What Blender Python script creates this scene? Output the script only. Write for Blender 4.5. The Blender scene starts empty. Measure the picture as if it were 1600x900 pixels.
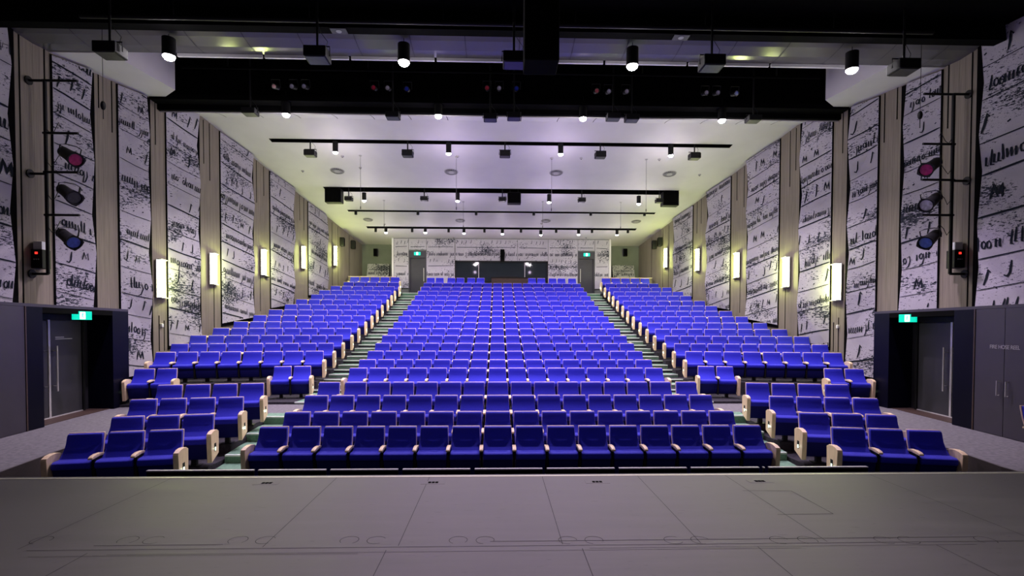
import bpy, bmesh, math, random
from mathutils import Vector, Matrix
R = math.radians
D = bpy.data
COL = bpy.context.scene.collection
SC = bpy.context.scene

# ------------------------------------------------------------------ camera
F = 800.0
YAW = math.atan(23 / F); PIT = R(1.3); ROLL = .0024
CY = 512 + F * math.tan(PIT)
C = Vector((-.25, 0, 2.55))
fw = Vector((math.sin(YAW) * math.cos(PIT), math.cos(YAW) * math.cos(PIT), -math.sin(PIT)))
r0 = Vector((math.cos(YAW), -math.sin(YAW), 0)); u0 = r0.cross(fw)
RT = r0 * math.cos(ROLL) + u0 * math.sin(ROLL)
UP = u0 * math.cos(ROLL) - r0 * math.sin(ROLL)
cam = D.objects.new('camera', D.cameras.new('camera')); COL.objects.link(cam)
m = Matrix((RT, UP, -fw)).transposed().to_4x4(); m.translation = C
cam.matrix_world = m
cam.data.lens = F * 36 / 1600; cam.data.sensor_width = 36
cam.data.shift_y = (CY - 450) / 1600
cam.data.clip_end = 200; cam.data.clip_start = .05
SC.camera = cam

# ------------------------------------------------------------------ world, light levels, exposure
SC.view_settings.view_transform = 'Standard'; SC.view_settings.look = 'None'
SC.view_settings.gamma = 1; SC.view_settings.use_curve_mapping = False
SC.view_settings.exposure = 0.35
W = D.worlds.new('world'); SC.world = W; W.use_nodes = True
W.node_tree.nodes['Background'].inputs[0].default_value = (.62, .55, .75, 1)
W.node_tree.nodes['Background'].inputs[1].default_value = .065
SC.cycles.use_denoising = True
SC.cycles.max_bounces = 6; SC.cycles.diffuse_bounces = 4; SC.cycles.glossy_bounces = 3
SC.cycles.sample_clamp_indirect = 6
L_FRONT, L_SLOT, L_B1, L_B2, L_B4 = 1050, 820, 560, 360, 120      # spot watts per downlight
L_UP = 26                                                     # fill point added under each downlight to brighten the ceiling
L_SCONCE = 20
L_STAGE_FILL = 440; L_FRONT_FILL = 130; L_AISLE = 1.6  # lanterns added over the stage, lanterns added for the front rows, aisle lamps
COOL = (1.0, .86, .98); VIOLET = (.88, .70, 1.0); GREENY = (.86, 1.0, .28)

def ray(px, py): return fw + RT * ((px - 800) / F) + UP * ((CY - py) / F)
def onY(px, py, Y): d = ray(px, py); return C + d * ((Y - C.y) / d.y)
def onZ(px, py, z): d = ray(px, py); return C + d * ((z - C.z) / d.z)
WA, WB = 12.72, .127                                          # half width of the hall = WA - WB*y
def wx(y): return WA - WB * y
def onV(px, py, sd, off=0):
    d = ray(px, py); t = (sd * (WA - off) - C.x) / (d.x + sd * WB * d.y); return C + d * t
CK = .15
def cz(y): return 12.5 - CK * y                               # rear ceiling height
def onC(px, py):
    d = ray(px, py); t = (12.5 - C.z) / (d.z + CK * d.y); return C + d * t

# ------------------------------------------------------------------ materials
def mat(name, col, rough=.6, metal=0, emis=None, es=0, bump=None, spec=.5, sheen=0, noise=None, alpha=None, trans=0):
    m = D.materials.new(name); m.use_nodes = True; nt = m.node_tree; b = nt.nodes['Principled BSDF']
    b.inputs['Base Color'].default_value = (*col, 1); b.inputs['Roughness'].default_value = rough
    b.inputs['Metallic'].default_value = metal; b.inputs['Specular IOR Level'].default_value = spec
    if sheen: b.inputs['Sheen Weight'].default_value = sheen; b.inputs['Sheen Roughness'].default_value = .4
    if emis: b.inputs['Emission Color'].default_value = (*emis, 1); b.inputs['Emission Strength'].default_value = es
    if trans: b.inputs['Transmission Weight'].default_value = trans
    if noise:
        sc, amt = noise[0], noise[1]; st = noise[2] if len(noise) > 2 else (1, 1, 1)
        tc = nt.nodes.new('ShaderNodeTexCoord'); mp = nt.nodes.new('ShaderNodeMapping'); n = nt.nodes.new('ShaderNodeTexNoise')
        mp.inputs['Scale'].default_value = st; n.inputs['Scale'].default_value = sc; n.inputs['Detail'].default_value = 5
        rp = nt.nodes.new('ShaderNodeMapRange'); rp.inputs[1].default_value = .3; rp.inputs[2].default_value = .7
        rp.inputs[3].default_value = 1 - amt; rp.inputs[4].default_value = 1 + amt
        mx = nt.nodes.new('ShaderNodeVectorMath'); mx.operation = 'SCALE'; mx.inputs[0].default_value = col
        nt.links.new(tc.outputs['Object'], mp.inputs[0]); nt.links.new(mp.outputs[0], n.inputs['Vector'])
        nt.links.new(n.outputs['Fac'], rp.inputs[0]); nt.links.new(rp.outputs[0], mx.inputs['Scale'])
        nt.links.new(mx.outputs[0], b.inputs['Base Color'])
        if bump:
            bp = nt.nodes.new('ShaderNodeBump'); bp.inputs['Strength'].default_value = bump; bp.inputs['Distance'].default_value = .01
            nt.links.new(n.outputs['Fac'], bp.inputs['Height']); nt.links.new(bp.outputs[0], b.inputs['Normal'])
    return m
M = {}
M['blue'] = mat('blue_fabric', (.018, .019, .54), .75, noise=(60, .10), bump=.15, spec=.3, sheen=.25)
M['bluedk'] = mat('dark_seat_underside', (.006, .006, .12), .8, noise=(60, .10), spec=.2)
M['birch'] = mat('birch_timber', (.88, .67, .42), .45, noise=(6, .12, (8, 8, 1)))
M['ply'] = mat('plywood_shell', (.80, .56, .50), .4, noise=(8, .15, (1, 8, 8)))
M['black'] = mat('black_metal', (.006, .006, .007), .55, noise=(20, .2), spec=.25)
M['blackm'] = mat('matt_black_paint', (.0018, .0018, .0022), .9, noise=(5, .3), spec=.06)
M['fascia'] = mat('dark_timber_fascia', (.035, .024, .025), .7, noise=(6, .2, (1, 8, 8)))
M['steel'] = mat('brushed_steel', (.62, .60, .60), .35, metal=.4, noise=(30, .08, (1, 1, .1)))
M['carpet'] = mat('charcoal_carpet', (.17, .16, .175), .95, noise=(14, .25), bump=.6, spec=.1)
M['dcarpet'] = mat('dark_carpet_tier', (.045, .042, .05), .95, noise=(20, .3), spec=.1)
M['scarpet'] = mat('led_tinted_step_carpet', (.17, .29, .205), .95, noise=(25, .2), bump=.5, spec=.1)  # green light of the aisle LEDs put into the carpet colour
M['nosing'] = mat('pale_step_nosing', (.85, .92, .84), .5, noise=(10, .05))
M['plaster'] = mat('white_plaster_ceiling', (.66, .64, .655), .55, noise=(1.5, .03))
M['reflector'] = mat('satin_white_reflector', (.13, .13, .125), .14, noise=(1.2, .05))
M['greyp'] = mat('grey_green_plaster', (.16, .175, .155), .8, noise=(2, .08))
M['lbox'] = mat('dark_laminate', (.045, .038, .055), .45, noise=(3, .08))
M['navy'] = mat('gloss_navy_laminate', (.002, .002, .010), .45, spec=.10, noise=(3, .1))
M['door'] = mat('dark_grey_door', (.036, .035, .042), .45, noise=(3, .08))
M['brown'] = mat('brown_timber_sill', (.06, .034, .026), .5, noise=(6, .2, (1, 8, 8)))
M['glass'] = mat('dark_window_glass', (.02, .025, .03), .04, noise=(2, .05), spec=.8)
M['lamp'] = mat('lamp_lens', (1, 1, 1), .4, emis=(1, .93, .98), es=90, noise=(4, .01))
M['sconce'] = mat('sconce_diffuser', (1, 1, .9), .4, emis=(.93, 1.0, .50), es=16, noise=(4, .01))
M['led'] = mat('aisle_light_lens', (1, 1, 1), .4, emis=(.75, 1, .75), es=2.2, noise=(4, .01))
M['ex_g'] = mat('exit_sign_green', (0, .3, .2), .4, emis=(.0, .55, .38), es=1.1, noise=(4, .01))
M['ex_w'] = mat('exit_sign_white', (.8, 1, .9), .4, emis=(.5, 1, .85), es=2.2, noise=(4, .01))
M['letters'] = mat('silver_lettering', (.42, .40, .44), .4, noise=(9, .03))
M['nose_st'] = mat('aluminium_stage_nosing', (.95, .90, .74), .4, metal=.1, noise=(12, .06))
M['red'] = mat('red_gel', (.45, .012, .05), .15, noise=(12, .3)); M['pink'] = mat('magenta_gel', (.34, .012, .10), .15, noise=(12, .3))
M['clear'] = mat('clear_lens', (.5, .48, .58), .12, noise=(12, .4)); M['bluegel'] = mat('blue_gel', (.012, .03, .42), .15, noise=(12, .3))
M['dkclear'] = mat('smoked_lens', (.03, .03, .035), .35, noise=(12, .3))
M['ink'] = mat('printed_ink', (.012, .016, .024), .8, noise=(5, .2), spec=.1)
M['seam'] = mat('floor_seam', (.045, .040, .048), .8, noise=(5, .2))
M['redled'] = mat('red_indicator', (.8, .02, .02), .4, emis=(1, .03, .02), es=1.5, noise=(4, .01))
M['white'] = mat('white_plastic', (.8, .8, .8), .4, noise=(4, .02))
M['fan'] = mat('diffuser_grey', (.40, .39, .40), .5, noise=(4, .05))

def nodes_mat(name, rough=.7, spec=.3):
    m = D.materials.new(name); m.use_nodes = True; nt = m.node_tree; b = nt.nodes['Principled BSDF']
    b.inputs['Roughness'].default_value = rough; b.inputs['Specular IOR Level'].default_value = spec
    def N(t, **k):
        n = nt.nodes.new(t)
        for a, v in k.items(): setattr(n, a, v)
        return n
    def L(a, b): nt.links.new(a, b)
    return m, nt, b, N, L
def mathn(N, L, op, a, b=None):
    n = N('ShaderNodeMath', operation=op)
    for i, v in enumerate((a, b)):
        if v is None: continue
        if isinstance(v, (int, float)): n.inputs[i].default_value = v
        else: L(v, n.inputs[i])
    return n.outputs[0]

# washed vertical boards
def timber_mat(name, col, bw=.15, axis='Y'):
    m, nt, b, N, L = nodes_mat(name, .65)
    tc = N('ShaderNodeTexCoord'); sp = N('ShaderNodeSeparateXYZ'); L(tc.outputs['Object'], sp.inputs[0])
    a = sp.outputs[axis]
    fr = mathn(N, L, 'FRACT', mathn(N, L, 'DIVIDE', a, bw))
    gr = mathn(N, L, 'LESS_THAN', fr, .05)
    fl = mathn(N, L, 'FLOOR', mathn(N, L, 'DIVIDE', a, bw))
    wn = N('ShaderNodeTexWhiteNoise', noise_dimensions='1D'); L(fl, wn.inputs['W'])
    mp = N('ShaderNodeMapping'); mp.inputs['Scale'].default_value = (14, 14, .55); L(tc.outputs['Object'], mp.inputs[0])
    nz = N('ShaderNodeTexNoise'); nz.inputs['Scale'].default_value = 2.2; nz.inputs['Detail'].default_value = 6; L(mp.outputs[0], nz.inputs['Vector'])
    v = mathn(N, L, 'ADD', mathn(N, L, 'MULTIPLY', wn.outputs['Value'], .14), mathn(N, L, 'MULTIPLY', nz.outputs['Fac'], .75))
    v = mathn(N, L, 'ADD', v, .56)
    v = mathn(N, L, 'MULTIPLY', v, mathn(N, L, 'SUBTRACT', 1, mathn(N, L, 'MULTIPLY', gr, .35)))
    sc = N('ShaderNodeVectorMath', operation='SCALE'); sc.inputs[0].default_value = col; L(v, sc.inputs['Scale']); L(sc.outputs[0], b.inputs['Base Color'])
    return m
M['oak'] = timber_mat('washed_oak_boards', (.235, .205, .158))
M['oakR'] = timber_mat('rear_brown_boards', (.20, .165, .13), .3)

# printed manuscript fabric: pale ground with speckled ink
def print_mat():
    m, nt, b, N, L = nodes_mat('printed_fabric', .85, .15)
    uv = N('ShaderNodeUVMap'); uv.uv_map = 'UVMap'
    def noise(scale, sx, sy, det=2, rough=.5):
        mp = N('ShaderNodeMapping'); mp.inputs['Scale'].default_value = (sx, sy, 1); L(uv.outputs[0], mp.inputs[0])
        n = N('ShaderNodeTexNoise', noise_dimensions='2D'); n.inputs['Scale'].default_value = scale; n.inputs['Detail'].default_value = det
        n.inputs['Roughness'].default_value = rough; L(mp.outputs[0], n.inputs['Vector']); return n.outputs['Fac']
    spk = noise(9, 1.0, 2.6, 3, .7); msk = noise(.9, .7, 1.3, 2); fine = noise(42, 1, 2.2, 2)
    thr = mathn(N, L, 'SUBTRACT', 1.02, mathn(N, L, 'MULTIPLY', msk, .76))
    dark = mathn(N, L, 'GREATER_THAN', spk, thr)
    thr2 = mathn(N, L, 'SUBTRACT', .98, mathn(N, L, 'MULTIPLY', msk, .60))
    dk2 = mathn(N, L, 'GREATER_THAN', fine, thr2)
    d = mathn(N, L, 'MAXIMUM', dark, mathn(N, L, 'MULTIPLY', dk2, .75))
    mx = N('ShaderNodeMix', data_type='RGBA'); L(d, mx.inputs['Factor'])
    tone = mathn(N, L, 'ADD', mathn(N, L, 'MULTIPLY', msk, .6), .62)
    sc = N('ShaderNodeVectorMath', operation='SCALE'); sc.inputs[0].default_value = (.50, .475, .53); L(tone, sc.inputs['Scale'])
    L(sc.outputs[0], mx.inputs['A']); mx.inputs['B'].default_value = (.04, .045, .06, 1)
    L(mx.outputs['Result'], b.inputs['Base Color']); return m
M['print'] = print_mat()

def stage_mat():
    m, nt, b, N, L = nodes_mat('painted_stage_boards', .42, .4)
    tc = N('ShaderNodeTexCoord')
    mp = N('ShaderNodeMapping'); mp.inputs['Scale'].default_value = (.5, 3.5, 1); L(tc.outputs['Object'], mp.inputs[0])
    n1 = N('ShaderNodeTexNoise'); n1.inputs['Scale'].default_value = 2; n1.inputs['Detail'].default_value = 8; L(mp.outputs[0], n1.inputs['Vector'])
    mp2 = N('ShaderNodeMapping'); mp2.inputs['Scale'].default_value = (1.2, 5, 1); L(tc.outputs['Object'], mp2.inputs[0])
    n2 = N('ShaderNodeTexNoise'); n2.inputs['Scale'].default_value = 6; n2.inputs['Detail'].default_value = 4; L(mp2.outputs[0], n2.inputs['Vector'])
    v = mathn(N, L, 'ADD', mathn(N, L, 'MULTIPLY', n1.outputs['Fac'], .5), .75)
    scf = mathn(N, L, 'MULTIPLY', mathn(N, L, 'GREATER_THAN', n2.outputs['Fac'], .68), -.14)
    v = mathn(N, L, 'ADD', v, scf)
    sc = N('ShaderNodeVectorMath', operation='SCALE'); sc.inputs[0].default_value = (.20, .18, .195); L(v, sc.inputs['Scale']); L(sc.outputs[0], b.inputs['Base Color'])
    r = mathn(N, L, 'ADD', mathn(N, L, 'MULTIPLY', n1.outputs['Fac'], .3), .38); L(r, b.inputs['Roughness'])
    return m
M['stage'] = stage_mat()

# ------------------------------------------------------------------ mesh helpers
class MB:
    def __init__(s): s.v = []; s.f = []; s.mi = []; s.uv = None
    def add(s, vs, fs, mi=0, mx=None):
        o = len(s.v)
        for p in vs:
            p = Vector(p); s.v.append(mx @ p if mx else p)
        for f in fs: s.f.append([i + o for i in f]); s.mi.append(mi)
        return s
    def box(s, x0, x1, y0, y1, z0, z1, mi=0, mx=None):
        vs = [(x, y, z) for z in (z0, z1) for y in (y0, y1) for x in (x0, x1)]
        return s.add(vs, [(0, 2, 3, 1), (4, 5, 7, 6), (0, 1, 5, 4), (2, 6, 7, 3), (0, 4, 6, 2), (1, 3, 7, 5)], mi, mx)
    def loft(s, secs, mi=0, mx=None):           # sections of equal point counts, capped
        n = len(secs[0]); vs = [p for q in secs for p in q]; fs = []
        for k in range(len(secs) - 1):
            for i in range(n):
                j = (i + 1) % n; fs.append((k * n + i, k * n + j, (k + 1) * n + j, (k + 1) * n + i))
        fs.append(tuple(range(n))[::-1]); fs.append(tuple((len(secs) - 1) * n + i for i in range(n)))
        return s.add(vs, fs, mi, mx)
    def tube(s, pts, r, n=8, mi=0, mx=None):
        pts = [Vector(p) for p in pts]; secs = []
        rr = r if isinstance(r, (list, tuple)) else [r] * len(pts)
        for k, p in enumerate(pts):
            t = (pts[min(k + 1, len(pts) - 1)] - pts[max(k - 1, 0)]).normalized()
            a = Vector((0, 0, 1)) if abs(t.z) < .9 else Vector((1, 0, 0))
            e1 = t.cross(a).normalized(); e2 = t.cross(e1)
            secs.append([p + (e1 * math.cos(2 * math.pi * i / n) + e2 * math.sin(2 * math.pi * i / n)) * rr[k] for i in range(n)])
        return s.loft(secs, mi, mx)
    def prism(s, poly, z0, z1, mi=0):            # plan polygon; z may be callables of (x,y)
        g = lambda z, p: z(*p) if callable(z) else z
        n = len(poly)
        A = sum(poly[i][0] * poly[(i + 1) % n][1] - poly[(i + 1) % n][0] * poly[i][1] for i in range(n))
        if A < 0: poly = poly[::-1]
        return s.loft([[(p[0], p[1], g(z0, p)) for p in poly], [(p[0], p[1], g(z1, p)) for p in poly]], mi)
    def mesh(s, name, mats, smooth=False, bevel=0, bseg=2):
        me = D.meshes.new(name); me.from_pydata([tuple(v) for v in s.v], [], s.f)
        for q in (mats if isinstance(mats, (list, tuple)) else [mats]): me.materials.append(q)
        for p, k in zip(me.polygons, s.mi): p.material_index = k
        if s.uv:
            ul = me.uv_layers.new(name='UVMap')
            for lp in me.loops: ul.data[lp.index].uv = s.uv[lp.vertex_index]
        if bevel or not s.uv:
            bm = bmesh.new(); bm.from_mesh(me)
            bmesh.ops.recalc_face_normals(bm, faces=bm.faces)
            if bevel:
                ed = [e for e in bm.edges if len(e.link_faces) == 2 and e.calc_face_angle(0) > .6]
                bmesh.ops.bevel(bm, geom=ed, offset=bevel, segments=bseg, affect='EDGES', profile=.5, clamp_overlap=True)
            bm.to_mesh(me); bm.free()
        if smooth: me.shade_smooth(); me.set_sharp_from_angle(angle=R(40))
        me.update(); return me
    def build(s, name, mats, parent=None, smooth=False, bevel=0, bseg=2):
        return link(name, s.mesh(name, mats, smooth, bevel, bseg), parent)
def link(name, data, parent=None):
    o = D.objects.new(name, data); COL.objects.link(o); o.parent = parent; return o
def tag(o, label, cat, group=None, kind=None):
    o['label'] = label; o['category'] = cat
    if group: o['group'] = group
    if kind: o['kind'] = kind
    return o
def thing(name, label, cat, loc=(0, 0, 0), rz=0, group=None):
    o = D.objects.new(name, None); COL.objects.link(o); o.location = loc; o.rotation_euler.z = rz; o.empty_display_size = .1
    return tag(o, label, cat, group)
def struct(o): o['kind'] = 'structure'; return o
def copy_tree(o, parent=None):
    c = o.copy(); COL.objects.link(c); c.parent = parent
    for ch in [q for q in o.children]: copy_tree(ch, c)
    return c
ORD = ['first', 'second', 'third', 'fourth', 'fifth', 'sixth', 'seventh', 'eighth', 'ninth', 'tenth', 'eleventh', 'twelfth', 'thirteenth', 'fourteenth', 'fifteenth', 'sixteenth']
def plight(kind, loc, energy, col, parent=None, radius=.1, rot=None, spot=None, blend=.5, size=None):
    l = D.lights.new('lamp_light', kind); l.energy = energy; l.color = col
    if kind != 'AREA': l.shadow_soft_size = radius
    if spot: l.spot_size = spot; l.spot_blend = blend
    if size: l.shape = 'RECTANGLE'; l.size, l.size_y = size
    o = D.objects.new('lamp_light', l); COL.objects.link(o); o.parent = parent; o.location = loc
    if rot: o.rotation_euler = rot
    return o

# ------------------------------------------------------------------ seat rows, measured
YC = [8.72, 9.73, 10.74, 11.75] + [14.22 + i for i in range(14)] + [28.2, 29.3]
YT = [665.7, 642, 616.8, 596.3, 574.5, 561.5, 548.2, 536, 524, 513.3, 503.6, 494, 485.5, 477.5, 469.7, 462, 455.3, 448.8, 442.6, 434.5]
ZT = [onY(779, y, Y).z for y, Y in zip(YT, YC)]
SEAT_H = .88
ZF = [max(0, z - SEAT_H) for z in ZT]
CAR = .5                                                       # carpet level of cross aisle and side lobbies
LB = {2: (244.5, 505, 8), 3: (269, 521, 9), 4: (299, 535, 9), 5: (334.5, 548.5, 8), 6: (366.7, 559.3, 8), 7: (397.5, 570.5, 8), 8: (421.5, 580, 7), 9: (446.5, 588.5, 7), 10: (464, 596.5, 7), 11: (487.5, 605, 6), 12: (500, 611, 6), 13: (518, 616.5, 6), 14: (538, 623.5, 5), 15: (548.5, 624.5, 5)}
RB = {2: (1071.5, 1314, 8), 3: (1054, 1292, 9), 4: (1039, 1262.5, 9), 5: (1024, 1228.5, 8), 6: (1012, 1197, 8), 7: (1001, 1167, 8), 8: (990.5, 1142.5, 7), 9: (981.5, 1119, 7), 10: (973.5, 1100, 7), 11: (965.5, 1079, 6), 12: (958.5, 1066, 6), 13: (952, 1048, 6), 14: (945.5, 1027.5, 5), 15: (939.5, 1013, 5)}
FL = {0: (107.5, 286, 3), 1: (176, 334, 3), 2: (205, 380, 4), 3: (247.5, 412, 4)}
FR = {0: (1300, 1470, 3), 1: (1249, 1400, 3), 2: (1203, 1371, 4), 3: (1166, 1325, 4)}
def row_line(xa, xo, Y, sd, a):
    p = onY(xa, 500, Y); d = ray(xo, 500); e = Vector((sd * math.cos(a), -math.sin(a), 0))
    q = p - C; t = -(q.x * d.y - q.y * d.x) / (e.x * d.y - e.y * d.x)
    return Vector((p.x, p.y, 0)), e, t
def side_row(tab, i, sd, base, dY=.12):
    xl, xr, n = tab[i]; a = .19 if tab in (FL, FR) else .19 - (i - 2) / 13 * .14
    xa, xo = (xr, xl) if sd < 0 else (xl, xr)
    p, e, t = row_line(xa, xo, YC[base + i] - dY, sd, a)
    pitch = t / (n - .15)
    p = p - e * pitch * .075                                    # block edge, not back edge
    return p, e, pitch, n, a

# ------------------------------------------------------------------ structure: floors
HW = 12.2
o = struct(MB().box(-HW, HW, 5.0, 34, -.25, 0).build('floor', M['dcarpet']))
# stage
st = MB()
st.box(-HW, HW, -3, 5.30, .8, 1.0, 0)
st.box(-HW, HW, 5.20, 5.30, 0, .8, 2)
def strip(mb, a, b, w, z, mi):
    a = Vector((a[0], a[1], 0)); b = Vector((b[0], b[1], 0)); d = (b - a).normalized(); n = Vector((-d.y, d.x, 0)) * w / 2
    mb.add([(p.x, p.y, z) for p in (a - n, b - n, b + n, a + n)], [(0, 1, 2, 3)], mi)
for x in (-5.3, -3.58, -1.9, -.95, .22, 1.22, 2.15, 3.7, 5.4): strip(st, (x, 3.62), (x, 5.29), .0045, 1.0012, 1)
for x in (-3.05, -1.02, .35, 1.6, 2.9): strip(st, (x, 1), (x, 3.55), .0045, 1.0012, 1)
for x0, x1, y, w in ((-3.5, 3.6, 3.60, .005), (-3.1, -2.2, 3.67, .006), (-.3, 3.3, 3.68, .006), (-2.9, 1.9, 3.52, .003), (-3.4, -1.2, 3.50, .003), (.4, 3.2, 3.55, .003)): strip(st, (x0, y), (x1, y), w, 1.0012, 1)
for px in (65, 200, 240, 372, 415, 546, 588, 716, 758, 887, 928, 1052, 1094, 1218, 1262, 1382, 1420, 1540):
    p = onZ(px, 844, 1.0); random.seed(px); a0 = random.uniform(-1, 1); n = 18
    for k in range(n):
        t0 = a0 + k * .27; t1 = t0 + .27
        strip(st, (p.x + .066 * math.cos(t0), p.y + .066 * math.sin(t0)), (p.x + .066 * math.cos(t1), p.y + .066 * math.sin(t1)), .004, 1.0014, 1)
tr = [onZ(1160, 767, 1), onZ(1236, 767, 1), onZ(1302, 803, 1), onZ(1215, 804, 1)]
for a, b in ((0, 1), (1, 2), (2, 3)): strip(st, tr[a], tr[b], .006, 1.0013, 1)
struct(st.build('floor_stage', [M['stage'], M['seam'], M['blackm']]))
ed = MB(); ed.box(-HW, HW, 5.30, 5.34, .96, 1.004, 0)
struct(ed.build('trim_1', M['nose_st'], bevel=.006))
ed = MB(); ed.box(-HW, HW, 5.34, 5.50, .90, .965, 0); ed.box(-HW, HW, 5.34, 5.40, 0, .90, 1)
struct(ed.build('trim_2', [M['stage'], M['blackm']]))
for k, px in enumerate((417, 677, 933, 1187)):
    p = onZ(px, 755 - k, 1)
    t = thing('floor_pocket', f'small black three-hole floor pocket set in the stage, {ORD[k]} from the left', 'floor pocket', (p.x, p.y, 1.0), 0, 'floor pockets along the stage edge')
    MB().box(-.12, .12, -.05, .05, 0, .0015).build('cover_plate', M['stage'], t)
    for j in (-1, 0, 1): MB().box(-.014 + j * .035, .014 + j * .035, -.022, .022, .0016, .004).build('socket', M['blackm'], t)

# pit rail in front of the front row
for k in range(10):
    x0 = onY(400 + 112.6 * (k - 1) + 4, 734, 7.45).x; x1 = onY(400 + 112.6 * k - 3, 734, 7.45).x
    if k == 0: x0 = onY(230, 734, 7.45).x
    if k == 9: x0 = onY(1201, 734, 7.45).x; x1 = onY(1355, 734, 7.45).x
    if k == 8: x1 = onY(1194, 734, 7.45).x
    t = thing('pit_rail', f'low black pit rail section with pale top edge, {ORD[k]} from the left', 'rail', ((x0 + x1) / 2, 7.45, 0), 0, 'pit rail before the front row')
    h = (x1 - x0) / 2
    MB().box(-h, h, -.02, .02, .02, .475).build('rail_panel', M['blackm'], t, bevel=.004)
    MB().box(-h, h, -.028, .028, .475, .492).build('rail_cap', M['letters'], t, bevel=.003)
    for sgn in (-1, 1): MB().box(sgn * (h - .06) - .02, sgn * (h - .06) + .02, -.12, .12, 0, .02).build('foot', M['black'], t)

# side lobbies and cross aisle (carpet slab)
XO = {}                                                        # outer edges of front side blocks
cp = MB()
cp.box(-9.9, 9.9, 12.30, 13.72, 0, CAR, 0)
for sd in (-1, 1):
    poly = [(sd * 7.22, 5.5), (sd * 7.22, 7.3), (sd * 7.50, 8.7), (sd * 7.75, 11.2), (sd * 7.8, 12.3), (sd * 10.9, 12.3), (sd * 11.2, 5.5)]
    cp.prism(poly, 0, CAR, 0)
    cp.prism([(sd * 9.9, 12.3), (sd * 9.9, 13.72), (sd * 10.98, 13.72), (sd * 11.2, 12.3)], 0, CAR)
    cp.prism([(sd * 9.0, 13.72), (sd * 9.0, 14.6), (sd * 10.85, 14.6), (sd * 10.98, 13.72)], 0, CAR)
struct(cp.build('floor_carpet', M['carpet']))
for sd, nm in ((-1, 3), (1, 4)):                               # dark timber fascia and trim of the lobby edge
    q = MB(); pts = [(7.22, 5.5), (7.22, 7.3), (7.50, 8.7), (7.75, 11.2), (7.8, 12.3)]
    for (a, b) in zip(pts, pts[1:]):
        q.prism([(sd * a[0], a[1]), (sd * b[0], b[1]), (sd * (b[0] - .03), b[1]), (sd * (a[0] - .03), a[1])], 0, CAR + .012)
    struct(q.build(f'trim_{nm}', M['fascia']))

# seating tiers
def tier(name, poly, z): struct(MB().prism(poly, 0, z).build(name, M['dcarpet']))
AX0, AX1 = 4.42, 5.62                                          # aisle between
yb = lambda i: YC[i] - .52
for i in range(20):
    y0 = yb(i); y1 = yb(i + 1) if i < 19 else 30.8
    if i == 3: y1 = 12.30
    if i == 4: y0 = 13.72
    if ZF[i] > .01: tier('floor_tier', [(-AX0, y0), (AX0, y0), (AX0, y1), (-AX0, y1)], ZF[i])
for sd, tab, ftab in ((-1, LB, FL), (1, RB, FR)):
    for i in range(2, 16):
        p, e, pt, n, a = side_row(tab, i, sd, 4)
        sx = sd * AX1
        def yl(x, yy, a=a, sx=sx): return yy - abs(x - sx) * math.tan(a)
        j = 4 + i; y0 = yb(j) - .05; y1 = (yb(j + 1) - .05) if i < 15 else 32
        an = .19 - (i - 1) / 13 * .14
        xo = sd * (wx(y0) - .01)
        if i == 2: y0 = 15.36
        tier('floor_tier', [(sx, y0), (xo, yl(xo, y0)), (xo, y1 - abs(xo - sx) * math.tan(max(0, an)) if i < 15 else y1), (sx, y1)], ZF[j])
    tier('floor_tier', [(sx, 13.72), (sd * 7.5, 13.72), (sd * 7.5, 15.2), (sx, 15.4)], CAR + .06)
    tier('floor_tier', [(sd * 8.9, 13.4), (sd * 10.9, 13.1), (sd * 10.86, 14.6), (sd * 8.9, 14.9)], CAR + .06)
    for i in range(4):
        if ZF[i] < .01: continue
        p, e, pt, n, a = side_row(ftab, i, sd, 0)
        sx = sd * (5.22 + .12 * i); xo = sd * (7.2 + .17 * i); y0 = YC[i] - .62; y1 = y0 + 1.01 if i < 3 else 12.30
        ta = math.tan(.19) if i < 3 else 0
        tier('floor_tier', [(sx, y0), (xo, y0 - abs(xo - sx) * math.tan(.19)), (xo, y1 - abs(xo - sx) * ta), (sx, y1)], ZF[i])
# aisle steps
def steps(sd, x0, x1, segs):
    for k, (y0, y1, z, m_) in enumerate(segs):
        mb = MB(); xa = x1(y0) if callable(x1) else x1; xb = x1(y1) if callable(x1) else x1
        mb.prism([(sd * x0, y0), (sd * xa, y0), (sd * xb, y1), (sd * x0, y1)], 0, z, m_)
        a, b = sorted((sd * x0, sd * xa)); mb.box(a + .01, b - .01, y0 - .012, y0 + .04, z - .028, z + .005, 2)
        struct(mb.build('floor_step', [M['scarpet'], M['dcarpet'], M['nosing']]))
for sd in (-1, 1):
    edge = lambda y: 5.26 + (y - 9.1) * .13
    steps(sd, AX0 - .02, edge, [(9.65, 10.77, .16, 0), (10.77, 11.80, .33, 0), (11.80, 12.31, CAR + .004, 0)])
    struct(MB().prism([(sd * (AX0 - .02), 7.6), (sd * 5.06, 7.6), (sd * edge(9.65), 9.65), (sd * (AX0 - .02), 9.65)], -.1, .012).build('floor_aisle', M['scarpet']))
    seg = []
    for i in range(4, 20):
        z0 = ZF[i]; zp = ZF[i - 1] if i > 4 else CAR
        y0 = YC[i] - .62
        if i == 4: seg.append((13.72, 14.5, z0, 0)); continue
        seg.append((y0 - .1, y0 + .40, (z0 + zp) / 2, 0)); seg.append((y0 + .40, y0 + .9 if i < 19 else 31, z0, 1 if i < 19 else 0))
    steps(sd, AX0 - .02, AX1 + .02, seg)

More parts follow.
